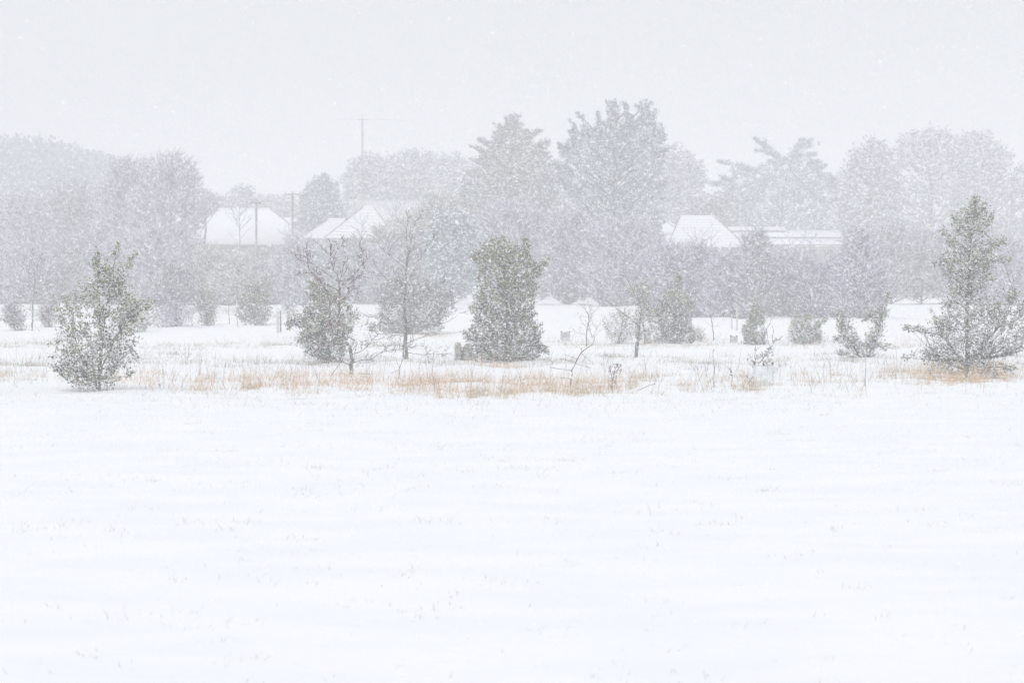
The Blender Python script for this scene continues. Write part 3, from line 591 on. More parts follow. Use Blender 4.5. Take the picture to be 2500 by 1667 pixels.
crown('leafy_bush', 'rounded grey green bush between the small pointed holly and the forked shrub', 'shrub', (1968, 839),
      prof=[(772, 1972, 1990), (785, 1935, 2000), (805, 1930, 2004), (839, 1932, 2008)], n=430, k=8, leaf=(.055, .026), cl=.17, mat=('holly', 'olive', .4), snow=.45, gap=.08, trunk=.02, branches=120, strokes=[[(1990, 800, 6), (2018, 778, 4)]])
crown('holly_shrub', 'V shaped leafy shrub with two spreading lobes left of the tall right holly', 'shrub', (2106, 877),
      prof=[(840, 2068, 2150), (860, 2080, 2130), (877, 2098, 2120)],
      strokes=[[(2095, 850, 16), (2070, 820, 18), (2062, 785, 16), (2055, 765, 6)], [(2075, 840, 10), (2045, 825, 6), (2035, 828, 3)], [(2120, 850, 18), (2140, 810, 20), (2150, 770, 10), (2160, 735, 9), (2168, 718, 4)], [(2140, 790, 12), (2128, 760, 9), (2112, 777, 4)], [(2060, 800, 10), (2040, 785, 5)], [(2075, 858, 10), (2048, 862, 5)], [(2140, 845, 10), (2182, 850, 3)], [(2060, 775, 8), (2032, 768, 5)]],
      n=400, k=8, leaf=(.058, .026), cl=.15, mat=('holly', 'olive', .25), snow=.75, gap=.2, gapwl=.3, trunk=.022, branches=170, lumps=20,
      stems=[([(2106, 879), (2085, 850), (2068, 820), (2058, 770)], .02), ([(2112, 879), (2135, 840), (2150, 790), (2166, 725)], .02)])

# ------------------------------------------------------------------ bare young trees
bare_tree('thorn_tree', 'reddish bare thorny tree with leaning trunk, left of centre', 'tree', (857, 912),
    [([(857, 914), (858, 885), (858, 866), (853, 848), (840, 823), (829, 797), (826, 777), (829, 760), (830, 739), (829, 710), (829, 686)], .042, .017),
     ([(829, 686), (817, 662), (807, 635), (798, 618), (788, 602)], .014, .004), ([(807, 635), (808, 598)], .008, .003), ([(816, 650), (816, 626), (825, 606), (838, 593)], .008, .003),
     ([(826, 687), (805, 672), (779, 654), (756, 639), (747, 616)], .014, .004), ([(830, 715), (802, 695), (786, 684), (769, 675), (760, 667), (748, 642), (733, 636)], .013, .003), ([(760, 667), (738, 668)], .005, .003),
     ([(830, 686), (850, 682), (866, 667), (884, 647), (896, 636)], .014, .005), ([(884, 647), (880, 620), (879, 590)], .006, .003), ([(831, 696), (863, 687), (886, 665), (889, 652)], .011, .004), ([(829, 686), (835, 667), (840, 644)], .012, .004),
     ([(830, 704), (858, 700), (879, 698)], .008, .003), ([(840, 826), (812, 812), (805, 790), (805, 744), (802, 718), (787, 688), (774, 677)], .022, .008),
     ([(858, 866), (884, 856), (902, 838), (922, 835)], .011, .004), ([(857, 888), (876, 881), (904, 879), (929, 861), (955, 855), (983, 852)], .010, .004), ([(857, 894), (835, 883), (802, 876)], .014, .004),
     ([(857, 863), (843, 851), (822, 843), (806, 843)], .013, .004), ([(866, 861), (872, 845), (862, 822)], .009, .003), ([(884, 856), (880, 838), (909, 828)], .008, .003), ([(830, 735), (850, 722), (866, 700)], .008, .003)],
    twigs=3, tl=.21, dens=11, spur=.08, seed=3, depth=.3, twig='redtwig', tr=.0082, snow=.18)
bare_tree('bare_tree', 'tall slender grey bare tree just right of the thorny tree', 'tree', (993, 877),
    [([(993, 879), (991, 841), (991, 815), (992, 790), (988, 760), (987, 739), (990, 710), (991, 688), (993, 650), (995, 624), (1000, 616)], .046, .015),
     ([(986, 879), (985, 850), (988, 815)], .024, .016), ([(999, 618), (993, 600), (992, 583), (992, 555), (996, 534), (991, 512)], .013, .003), ([(1000, 616), (1005, 590), (1008, 555), (1015, 540), (1024, 532)], .011, .003), ([(1000, 616), (1016, 604), (1022, 606)], .009, .004),
     ([(991, 695), (1008, 664), (1018, 646), (1031, 622), (1050, 597), (1058, 580), (1062, 566)], .014, .003), ([(1031, 622), (1024, 605)], .006, .002), ([(992, 660), (973, 639), (948, 622), (935, 610), (927, 601), (918, 585), (913, 572)], .014, .003), ([(948, 622), (956, 600)], .005, .002),
     ([(990, 712), (967, 698), (940, 676), (925, 660), (919, 650)], .010, .003), ([(988, 705), (975, 680), (963, 658)], .008, .003), ([(989, 790), (960, 783), (937, 777), (905, 774), (891, 769), (873, 761)], .012, .003), ([(990, 846), (962, 840), (945, 846), (924, 843), (909, 833), (895, 836)], .009, .003),
     ([(990, 820), (955, 818), (924, 815), (910, 805), (896, 788)], .010, .003), ([(995, 862), (1020, 864), (1042, 866), (1062, 862), (1085, 863), (1110, 866)], .009, .004), ([(994, 838), (1008, 833), (1019, 828), (1040, 820), (1055, 821)], .010, .003),
     ([(991, 802), (1030, 796), (1065, 793), (1093, 787), (1110, 776), (1121, 765)], .012, .003), ([(990, 745), (1030, 752), (1060, 756), (1078, 754), (1095, 748), (1108, 741)], .010, .003), ([(990, 730), (1030, 715), (1065, 700)], .009, .003), ([(988, 745), (955, 735), (925, 720)], .009, .003)],
    twigs=3, tl=.26, dens=8.5, spur=.09, seed=5, depth=.3, twig='browntwig', tr=.0065, snow=.3)
bare_tree('bare_sapling', 'bare forked sapling with wide left limbs in front of the paired bushes', 'tree', (1555, 873),
    [([(1554, 875), (1556, 855), (1558, 835), (1562, 797), (1564, 780), (1565, 755)], .032, .013), ([(1550, 875), (1552, 850), (1558, 820)], .018, .012),
     ([(1562, 797), (1548, 785), (1529, 769), (1515, 760), (1502, 750), (1483, 735), (1470, 729), (1460, 724)], .017, .004), ([(1565, 755), (1557, 728), (1550, 715), (1540, 700), (1532, 684), (1524, 671), (1514, 657), (1503, 645)], .013, .003),
     ([(1565, 757), (1572, 735), (1588, 711), (1604, 703), (1618, 690)], .009, .003), ([(1529, 769), (1522, 745), (1512, 738)], .008, .003), ([(1548, 785), (1530, 795), (1522, 808)], .008, .003), ([(1535, 775), (1536, 758), (1560, 757)], .006, .003)],
    twigs=3, tl=.22, dens=4.5, seed=7, depth=.3, twig='browntwig', tr=.005)
bare_tree('bare_shrub', 'fan shaped bare shrub right of the dense bush', 'shrub', (1433, 845),
    [([(1432, 846), (1432, 820), (1433, 802), (1438, 783), (1436, 765)], .022, .011), ([(1436, 765), (1425, 750), (1410, 738)], .009, .003), ([(1438, 783), (1448, 765), (1462, 748), (1466, 738)], .010, .003), ([(1438, 780), (1440, 755), (1435, 732)], .009, .003), ([(1446, 826), (1442, 812), (1436, 790)], .012, .009),
     ([(1433, 818), (1415, 815), (1398, 809)], .006, .002), ([(1433, 800), (1420, 785), (1412, 770)], .007, .002), ([(1446, 826), (1456, 800), (1472, 785), (1478, 770)], .009, .003), ([(1446, 820), (1460, 812), (1472, 800)], .006, .002)],
    twigs=3, tl=.28, dens=7, seed=9, depth=.5, twig='browntwig', tr=.005)
bare_tree('bare_sapling', 'thin dark red sapling leaning right out of the orange grass', 'tree', (1394, 945),
    [([(1393, 947), (1395, 925), (1397, 906), (1401, 894), (1406, 883), (1413, 870), (1420, 860), (1432, 852), (1443, 843), (1449, 832), (1453, 820)], .011, .004), ([(1397, 906), (1375, 901), (1360, 898), (1343, 896)], .005, .002), ([(1410, 876), (1395, 872), (1375, 864)], .004, .002),
     ([(1404, 888), (1425, 893), (1440, 898)], .004, .002), ([(1406, 884), (1385, 880), (1366, 876)], .004, .002), ([(1419, 862), (1430, 872), (1438, 879)], .004, .002), ([(1394, 925), (1380, 924), (1370, 922)], .004, .002), ([(1421, 860), (1419, 850)], .004, .002)],
    twigs=1, tl=.10, dens=2.5, seed=11, depth=.2, twig='redtwig', bark='redtwig', tr=.003, snow=.15)
bare_tree('bare_sapling', 'thin upright bare sapling left of the two posts', 'tree', (1742, 830), [([(1742, 831), (1741, 812), (1739, 795), (1736, 776), (1734, 759), (1733, 740), (1733, 722)], .020, .005), ([(1740, 798), (1728, 790), (1722, 782)], .006, .002), ([(1738, 785), (1748, 776), (1752, 768)], .006, .002), ([(1734, 760), (1722, 742), (1716, 730)], .006, .002), ([(1734, 755), (1748, 738), (1754, 722)], .006, .002), ([(1741, 800), (1758, 795), (1762, 788)], .005, .002)],
    twigs=2, tl=.3, dens=4.5, seed=13, depth=.3, twig='mauve', tr=.005)
bare_tree('bare_sapling', 'Y shaped bare sapling behind the leafy guarded sapling', 'tree', (1864, 832), [([(1863, 834), (1864, 822), (1869, 814), (1871, 805)], .026, .016), ([(1871, 805), (1863, 789), (1862, 775), (1861, 760), (1858, 742)], .014, .004), ([(1871, 805), (1877, 793), (1882, 781), (1895, 765), (1909, 754), (1918, 738), (1924, 722)], .014, .004), ([(1895, 765), (1904, 748), (1905, 735)], .007, .003)],
    twigs=2, tl=.3, dens=4, seed=15, depth=.3, twig='browntwig', tr=.005)
bare_tree('leafy_sapling', 'young sapling with hanging dry mauve leaves leaning out of the plastic guard', 'tree', (1842, 938),
    [([(1838, 940), (1842, 917), (1846, 905), (1850, 896), (1855, 888), (1860, 880), (1866, 871), (1872, 863), (1876, 855), (1880, 848), (1887, 836), (1893, 832), (1897, 826)], .010, .003), ([(1846, 905), (1845, 881), (1843, 862), (1844, 845)], .005, .002), ([(1841, 890), (1837, 878), (1832, 868)], .004, .002), ([(1887, 836), (1886, 815), (1885, 795)], .004, .0015),
     ([(1860, 880), (1868, 882), (1871, 888)], .004, .002), ([(1872, 863), (1876, 875), (1880, 885)], .004, .002), ([(1880, 848), (1885, 855)], .004, .002), ([(1880, 848), (1875, 830), (1873, 812)], .004, .002), ([(1890, 834), (1900, 830), (1912, 820)], .003, .0015), ([(1846, 905), (1835, 925), (1826, 935)], .004, .002)],
    twigs=1, tl=.08, dens=2, seed=17, depth=.1, twig='redtwig', bark='redtwig', tr=.0025, snow=.1,
    leaves=dict(at=[(1844, 850, .02, 8), (1845, 872, .035, 14), (1838, 885, .035, 16), (1833, 872, .02, 8), (1858, 872, .045, 26), (1863, 866, .03, 14), (1882, 856, .045, 30), (1872, 858, .03, 12), (1878, 878, .035, 20), (1874, 868, .02, 8), (1868, 884, .02, 10), (1866, 901, .035, 18), (1862, 908, .03, 12), (1892, 834, .02, 8), (1898, 829, .02, 8), (1826, 922, .02, 12), (1830, 936, .03, 14), (1858, 940, .04, 18), (1842, 915, .03, 14), (1880, 846, .02, 8)], L=.042, mat='dryleaf'))
bare_tree('dry_plant', 'small dead plant with mauve leaves standing in the grass right of the leaning sapling', 'plant', (1494, 958), [([(1494, 959), (1495, 930), (1500, 905), (1508, 888)], .008, .003), ([(1495, 930), (1490, 905), (1490, 892)], .005, .002), ([(1498, 912), (1508, 905), (1514, 895)], .004, .002)], twigs=1, tl=.07, dens=3, seed=19, depth=.1, twig='redtwig', tr=.0025, snow=.1,
    leaves=dict(at=[(1492, 895, .03, 16), (1497, 910, .035, 24), (1508, 893, .03, 22), (1513, 900, .03, 16), (1500, 922, .03, 18), (1494, 940, .025, 12)], L=.04, mat='dryleaf'))
bare_tree('dry_plant', 'single dark seed head on a thin stem left of the plastic tree guard', 'plant', (1786, 944), [([(1786, 946), (1786, 925), (1784, 905)], .004, .003)], twigs=0, seed=21, twig='redtwig', leaves=dict(at=[(1785, 905, .016, 16), (1786, 913, .016, 14), (1784, 899, .010, 8)], L=.03, mat='dryleaf'), snow=0)
bare_tree('dead_stem', 'thin upright dead stem alone between the dry plant and the seed head', 'plant', (1742, 946), [([(1742, 948), (1743, 915), (1744, 895), (1741, 880), (1741, 852)], .006, .003), ([(1741, 858), (1745, 853)], .003, .002)], twigs=1, tl=.05, dens=2, seed=23, twig='redtwig', tr=.002, snow=.1)
bare_tree('dead_stem', 'reddish shoot rising from the grass at the foot of the tall slender tree', 'plant', (975, 922), [([(973, 924), (977, 900), (981, 874), (984, 856)], .008, .004), ([(977, 900), (970, 885), (965, 870)], .004, .002)], twigs=1, tl=.12, dens=3, seed=25, twig='redtwig', tr=.003, snow=.2)
bare_tree('dead_stem', 'straight dead stick leaning right below the thorny tree', 'plant', (803, 922), [([(803, 924), (820, 901), (838, 877)], .007, .004)], twigs=1, tl=.05, dens=1, seed=27, twig='redtwig', tr=.002, snow=.2)
bare_tree('dead_stem', 'curved dark red stem leaning left out of the grass below the leaning holly', 'plant', (777, 930), [([(777, 932), (773, 915), (769, 903), (763, 893), (755, 883)], .006, .003)], twigs=1, tl=.05, dens=1, seed=29, twig='redtwig', tr=.002, snow=.2)
bare_tree('fallen_branch', 'thin bare branch lying low over the snow right of the thorny tree', 'branch', (876, 915), [([(874, 912), (900, 914), (922, 915), (948, 912), (973, 904)], .007, .004)], twigs=1, tl=.08, dens=3, seed=31, twig='redtwig', tr=.003, snow=.3)
bare_tree('fallen_branch', 'thin grey stick lying on the snow right of the dry plant', 'branch', (1548, 956), [([(1548, 957), (1570, 948), (1600, 937)], .007, .004)], twigs=1, tl=.06, dens=1, seed=33, twig='browntwig', tr=.002, snow=.3)
bare_tree('dead_stem', 'small forked dry twig plant standing in the snow left of the dark post', 'plant', (459, 880), [([(459, 882), (460, 862), (463, 843)], .006, .003), ([(459, 876), (450, 866), (442, 858)], .004, .002), ([(460, 872), (468, 862)], .004, .002), ([(447, 880), (440, 870), (434, 864)], .004, .002)], twigs=1, tl=.1, dens=4, seed=35, twig='browntwig', tr=.003, snow=.2)
bare_tree('dead_stem', 'tiny dark twig tuft in the orange grass below the wide twiggy bush', 'plant', (1060, 958), [([(1060, 962), (1060, 935), (1056, 918)], .006, .003), ([(1060, 940), (1066, 928)], .004, .002), ([(1060, 944), (1052, 930)], .004, .002)], twigs=2, tl=.08, dens=9, seed=37, twig='mauve', tr=.003, snow=.2)
bare_tree('dead_stem', 'lone purplish stem below the V shaped shrub', 'plant', (2113, 942), [([(2112, 943), (2113, 915), (2114, 880)], .006, .003)], twigs=1, tl=.04, dens=1, seed=39, twig='redtwig', tr=.002, snow=.1)
# middle distance, left
bare_tree('bare_tree', 'small bare tree with red twigs behind and left of the leftmost holly', 'tree', (78, 808),
    [([(78, 810), (79, 780), (80, 755), (82, 720), (84, 690), (85, 660)], .040, .010), ([(82, 725), (65, 710), (52, 695), (42, 705)], .012, .004), ([(83, 700), (100, 690), (125, 700)], .011, .004), ([(80, 760), (60, 748), (42, 740)], .012, .004), ([(84, 690), (70, 665), (66, 640)], .010, .003), ([(82, 730), (105, 715), (122, 705), (126, 690)], .011, .003), ([(79, 770), (100, 768), (112, 770)], .009, .003), ([(85, 665), (92, 645)], .008, .003), ([(79, 785), (92, 778)], .007, .003), ([(81, 740), (58, 722), (30, 728)], .010, .003)],
    twigs=3, tl=.5, dens=4.5, seed=41, depth=.4, twig='redtwig', tr=.008, spur=.15)
bare_tree('bare_sapling', 'thin leaning bare stem at the left edge between the bare tree and the holly', 'tree', (100, 812), [([(98, 812), (92, 802), (84, 792)], .010, .006), ([(92, 802), (102, 794), (108, 786)], .006, .003)], twigs=1, tl=.2, dens=3, seed=43, twig='redtwig', tr=.005)
crown('leafy_bush', 'dark leafed bush at the far left edge under the bare tree', 'shrub', (38, 806), prof=[(745, 14, 24), (758, 12, 40), (780, 13, 52), (806, 28, 54)], n=200, k=8, leaf=(.085, .04), cl=.28, mat=('holly', 'mauve', .6), snow=.45, gap=.2, trunk=.03, branches=80)
crown('leafy_bush', 'low reddish bare shrub just left of the leftmost holly', 'shrub', (118, 800), prof=[(740, 108, 130), (765, 100, 135), (800, 104, 134)], mode='twig', n=90, k=8, leaf=(.1, .008), cl=.4, twig='redtwig', snow=.3, trunk=.02, branches=60)
crown('leafy_bush', 'large purple brown twiggy bush at the left in the middle distance', 'shrub', (428, 798), prof=[(655, 415, 450), (675, 398, 470), (700, 380, 474), (740, 372, 476), (798, 378, 474)], n=620, k=7, leaf=(.085, .035), cl=.35, mat=('mauve', 'browntwig', .5), twig='mauve', snow=.3, gap=.06, trunk=.04, branches=260, rough=.3)
crown('leafy_bush', 'green and purple bush standing right of the large twiggy bush', 'shrub', (505, 796), prof=[(705, 490, 512), (730, 482, 522), (760, 478, 528), (796, 490, 520)], n=300, k=8, leaf=(.08, .035), cl=.28, mat=('holly', 'olive', .6), snow=.4, gap=.15, trunk=.03, branches=120)
crown('leafy_bush', 'rounded grey green bush left of the two board posts', 'shrub', (622, 791), prof=[(690, 605, 640), (712, 590, 655), (745, 588, 660), (775, 586, 662), (791, 592, 660)], n=520, k=8, leaf=(.09, .04), cl=.33, mat=('holly', 'olive', .5), snow=.42, gap=.08, trunk=.03, branches=140, rough=.3)
crown('leafy_bush', 'faint small bush just above the dark thin post', 'shrub', (702, 775), prof=[(730, 692, 712), (750, 686, 722), (775, 698, 708)], n=90, k=7, leaf=(.09, .04), cl=.3, mat=('bluegreen', 'farleaf', .5), snow=.4, trunk=.02, branches=50)
bare_tree('bare_sapling', 'thin bare upright sapling left of the rounded grey green bush', 'tree', (560, 791), [([(560, 792), (559, 765), (558, 745), (556, 730)], .022, .007), ([(559, 765), (548, 755), (540, 758)], .007, .003), ([(559, 755), (566, 742)], .006, .003)], twigs=2, tl=.4, dens=3, seed=45, twig='greytwig', tr=.006)
bare_tree('bare_sapling', 'crooked thin bare sapling touching the rounded grey green bush', 'tree', (582, 800), [([(582, 800), (579, 780), (576, 768), (580, 755)], .014, .006), ([(577, 770), (568, 762)], .006, .003)], twigs=2, tl=.3, dens=4, seed=47, twig='browntwig', tr=.005)

# ------------------------------------------------------------------ trees behind
def bg(name, label, px, d, mode='leaf', **kw):
    cat = kw.pop('cat', 'tree'); kw.setdefault('seed', int(px + d * 3))
    return crown(name, label, cat, (px, 0), d=d, mode=mode, **kw)
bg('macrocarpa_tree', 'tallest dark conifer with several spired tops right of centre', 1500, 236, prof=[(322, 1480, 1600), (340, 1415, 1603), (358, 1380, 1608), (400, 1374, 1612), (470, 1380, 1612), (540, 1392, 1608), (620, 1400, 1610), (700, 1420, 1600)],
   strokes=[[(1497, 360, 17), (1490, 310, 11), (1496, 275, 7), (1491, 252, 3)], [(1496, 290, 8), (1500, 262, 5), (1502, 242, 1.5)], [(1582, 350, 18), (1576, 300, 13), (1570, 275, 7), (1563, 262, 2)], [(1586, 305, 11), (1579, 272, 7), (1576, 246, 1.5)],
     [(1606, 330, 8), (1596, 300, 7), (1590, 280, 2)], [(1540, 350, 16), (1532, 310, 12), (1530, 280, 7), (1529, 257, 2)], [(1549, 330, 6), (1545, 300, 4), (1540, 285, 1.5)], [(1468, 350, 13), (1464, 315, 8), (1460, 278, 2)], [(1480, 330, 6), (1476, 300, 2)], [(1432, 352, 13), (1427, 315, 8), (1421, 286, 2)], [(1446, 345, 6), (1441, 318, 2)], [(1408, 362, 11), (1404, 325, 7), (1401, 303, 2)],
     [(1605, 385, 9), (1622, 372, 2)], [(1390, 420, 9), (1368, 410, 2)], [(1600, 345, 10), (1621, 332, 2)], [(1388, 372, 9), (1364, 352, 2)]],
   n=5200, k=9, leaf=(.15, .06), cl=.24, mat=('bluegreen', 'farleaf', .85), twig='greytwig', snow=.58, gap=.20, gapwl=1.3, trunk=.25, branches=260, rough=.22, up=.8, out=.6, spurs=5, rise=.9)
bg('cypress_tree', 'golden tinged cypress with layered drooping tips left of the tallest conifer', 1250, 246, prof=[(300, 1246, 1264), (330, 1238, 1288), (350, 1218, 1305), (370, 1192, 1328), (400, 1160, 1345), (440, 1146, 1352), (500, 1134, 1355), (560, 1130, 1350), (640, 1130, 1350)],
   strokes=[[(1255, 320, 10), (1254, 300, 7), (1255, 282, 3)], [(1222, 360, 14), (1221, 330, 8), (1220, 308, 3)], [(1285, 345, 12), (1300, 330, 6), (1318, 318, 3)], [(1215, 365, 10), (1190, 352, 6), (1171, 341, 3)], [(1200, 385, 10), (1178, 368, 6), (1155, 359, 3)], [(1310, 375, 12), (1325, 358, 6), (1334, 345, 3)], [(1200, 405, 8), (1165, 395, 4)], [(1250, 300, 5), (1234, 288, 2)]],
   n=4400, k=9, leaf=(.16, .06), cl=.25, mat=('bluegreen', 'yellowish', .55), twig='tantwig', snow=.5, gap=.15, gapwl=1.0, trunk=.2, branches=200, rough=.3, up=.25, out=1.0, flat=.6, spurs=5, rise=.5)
bg('cedar_tree', 'wide cedar with flat reaching branches on the right skyline', 1900, 326, prof=[(392, 1905, 1980), (412, 1830, 2008), (440, 1775, 2025), (470, 1750, 2035), (520, 1745, 2050), (560, 1740, 2060), (600, 1760, 2050)],
   strokes=[[(1910, 395, 16), (1880, 366, 8), (1862, 350, 5), (1841, 337, 2)], [(1895, 388, 10), (1870, 370, 5), (1845, 367, 3)], [(1930, 395, 22), (1945, 362, 12), (1958, 348, 6), (1962, 341, 2)], [(1950, 352, 8), (1982, 341, 3)], [(1960, 380, 10), (1982, 378, 5), (1997, 373, 2)], [(1970, 362, 7), (1992, 348, 2)], [(1850, 420, 12), (1800, 402, 6), (1755, 394, 2)], [(1800, 425, 8), (1790, 412, 3)], [(1790, 460, 12), (1750, 450, 6), (1732, 444, 2)], [(1990, 410, 8), (2016, 404, 3)], [(1995, 430, 10), (2022, 426, 3)], [(1780, 440, 8), (1760, 428, 3)]], stems=[([(1905, 720), (1905, 560), (1912, 470), (1922, 425)], .16), ([(1912, 402), (1884, 370), (1862, 352), (1844, 339)], .045), ([(1925, 410), (1942, 372), (1958, 348)], .05), ([(1880, 430), (1830, 410), (1770, 397)], .045)],
   n=4600, k=8, leaf=(.19, .07), cl=.30, mat=('bluegreen', 'farleaf', .8), twig='greytwig', snow=.45, gap=.12, gapwl=1.1, trunk=.25, branches=60, rough=.3, flat=.5, spurs=3, rise=.1, up=-.05, out=1.1, deep=.6)
bg('conifer_tree', 'dark pointed evergreen left of the chimney behind the utility poles', 790, 303, prof=[(428, 787, 795), (445, 776, 806), (460, 752, 815), (490, 738, 832), (530, 728, 842), (575, 718, 850)], strokes=[[(790, 445, 6), (791, 426, 2)], [(765, 465, 8), (755, 448, 3)], [(815, 470, 8), (822, 452, 3)]],
   n=1100, k=8, leaf=(.24, .09), cl=.35, mat=('bluegreen', 'farleaf', .8), twig='greytwig', snow=.5, gap=.08, trunk=.2, branches=60, up=.8, rough=.2)
for (lb, px, d, pr, n_) in (('faded round tree top behind the ribbed roof, left one under the mast', 900, 375, [(384, 895, 915), (395, 868, 940), (415, 850, 950), (440, 840, 955), (490, 842, 960), (540, 846, 960)], 800),
                           ('faded broad tree top behind the ribbed roof, right of the mast', 1015, 380, [(374, 1000, 1028), (382, 960, 1062), (400, 935, 1085), (440, 925, 1100), (500, 920, 1110), (560, 920, 1110)], 1100),
                           ('faded tree crown tucked against the left side of the golden cypress', 1110, 370, [(380, 1085, 1110), (395, 1070, 1140), (430, 1060, 1170), (500, 1060, 1180), (600, 1060, 1180)], 700),
                           ('faded tree crown filling the gap between the cypress and the tallest conifer', 1357, 355, [(392, 1345, 1368), (410, 1332, 1382), (450, 1328, 1390), (520, 1325, 1395), (600, 1325, 1395)], 420),
                           ('pale round tree crown against the right side of the tallest conifer', 1655, 352, [(360, 1620, 1650), (378, 1602, 1680), (400, 1598, 1705), (440, 1598, 1722), (475, 1598, 1715), (540, 1600, 1700)], 800)):
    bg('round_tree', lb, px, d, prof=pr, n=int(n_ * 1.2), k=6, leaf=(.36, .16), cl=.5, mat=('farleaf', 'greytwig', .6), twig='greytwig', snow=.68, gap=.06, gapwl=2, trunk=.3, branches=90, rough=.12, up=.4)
for (lb, px, d, pr, n_, tw) in (
    ('large domed tree on the right skyline, its left and higher dome', 2270, 345, [(320, 2245, 2295), (340, 2192, 2335), (362, 2190, 2370), (400, 2175, 2395), (500, 2150, 2420), (620, 2140, 2440), (720, 2150, 2430)], 1900, 'mauve'),
    ('second domed tree behind the tall right holly on the skyline', 2400, 352, [(326, 2365, 2405), (340, 2340, 2430), (365, 2325, 2452), (400, 2320, 2490), (500, 2320, 2560), (700, 2330, 2560)], 1700, 'greytwig'),
    ('smaller mauve tinted domed tree at the left flank of the big domes', 2120, 322, [(353, 2118, 2148), (366, 2092, 2168), (395, 2072, 2182), (450, 2058, 2192), (520, 2052, 2192), (600, 2060, 2190), (700, 2060, 2200)], 1300, 'mauve'),
    ('faint tree crown in the gap right of the cedar', 2055, 390, [(425, 2050, 2075), (445, 2035, 2085), (500, 2030, 2090), (600, 2030, 2090)], 400, 'greytwig')):
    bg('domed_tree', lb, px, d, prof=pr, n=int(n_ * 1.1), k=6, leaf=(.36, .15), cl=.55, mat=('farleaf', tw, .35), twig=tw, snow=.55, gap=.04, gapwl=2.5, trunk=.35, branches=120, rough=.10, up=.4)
for (lb, px, d, pr, n_, tw) in (
    ('tall bare tree with rounded twiggy head at the left above the hedge', 405, 252, [(386, 395, 440), (397, 352, 470), (420, 340, 482), (460, 335, 488), (500, 320, 482), (550, 310, 478), (640, 310, 490)], 800, 'mauve'),
    ('bare tree left of the tall round headed bare tree', 300, 256, [(396, 285, 335), (420, 268, 345), (470, 250, 350), (540, 240, 370), (640, 230, 380)], 700, 'mauve'),
    ('misty bare tree behind the leftmost holly', 180, 266, [(452, 140, 220), (490, 110, 250), (560, 100, 260), (650, 100, 270)], 650, 'greytwig'),
    ('misty bare tree at the left edge of the picture', 50, 262, [(480, 20, 90), (510, -10, 120), (570, -30, 140), (670, -30, 150)], 700, 'mauve'),
    ('small bare tree head joining the tall bare tree to the left roof', 500, 285, [(480, 492, 520), (495, 470, 528), (515, 460, 526), (530, 458, 500)], 170, 'greytwig'),
    ('tan twigged tree left of the golden cypress above the hedge', 1010, 228, [(485, 1045, 1085), (505, 1035, 1110), (530, 1010, 1120), (548, 950, 1122), (575, 915, 1125), (640, 920, 1130), (720, 930, 1120)], 1000, 'tantwig'),
    ('mauve bare tree in front of the golden cypress', 1240, 224, [(505, 1200, 1290), (535, 1160, 1330), (580, 1150, 1340), (650, 1150, 1345), (722, 1180, 1330)], 1100, 'mauve'),
    ('mauve bare tree at the foot of the tallest conifer on its left', 1385, 222, [(520, 1350, 1410), (560, 1325, 1430), (620, 1315, 1440), (700, 1320, 1445), (722, 1330, 1440)], 900, 'mauve'),
    ('grey bare tree at the foot of the tallest conifer on its right', 1520, 218, [(545, 1480, 1560), (580, 1440, 1600), (640, 1430, 1630), (710, 1430, 1640), (742, 1450, 1630)], 1000, 'mauve')):
    bg('bare_tree', lb, px, d, mode='twig', prof=pr, n=int(n_ * 1.1), k=8, leaf=(.1, .032), cl=.7, twig=tw, snow=.75, gap=.05, gapwl=2, trunk=.16, branches=200, rough=.22, up=.7)
bg('cypress_tree', 'blue green evergreen low between the tall slender tree and the dense bush', 1105, 206, prof=[(525, 1080, 1130), (555, 1062, 1155), (600, 1050, 1170), (660, 1052, 1165), (720, 1060, 1150)], n=800, k=9, leaf=(.22, .09), cl=.45, mat=('bluegreen', 'farleaf', .8), twig='greytwig', snow=.55, gap=.1, trunk=.12, branches=80, rough=.2, up=.6)

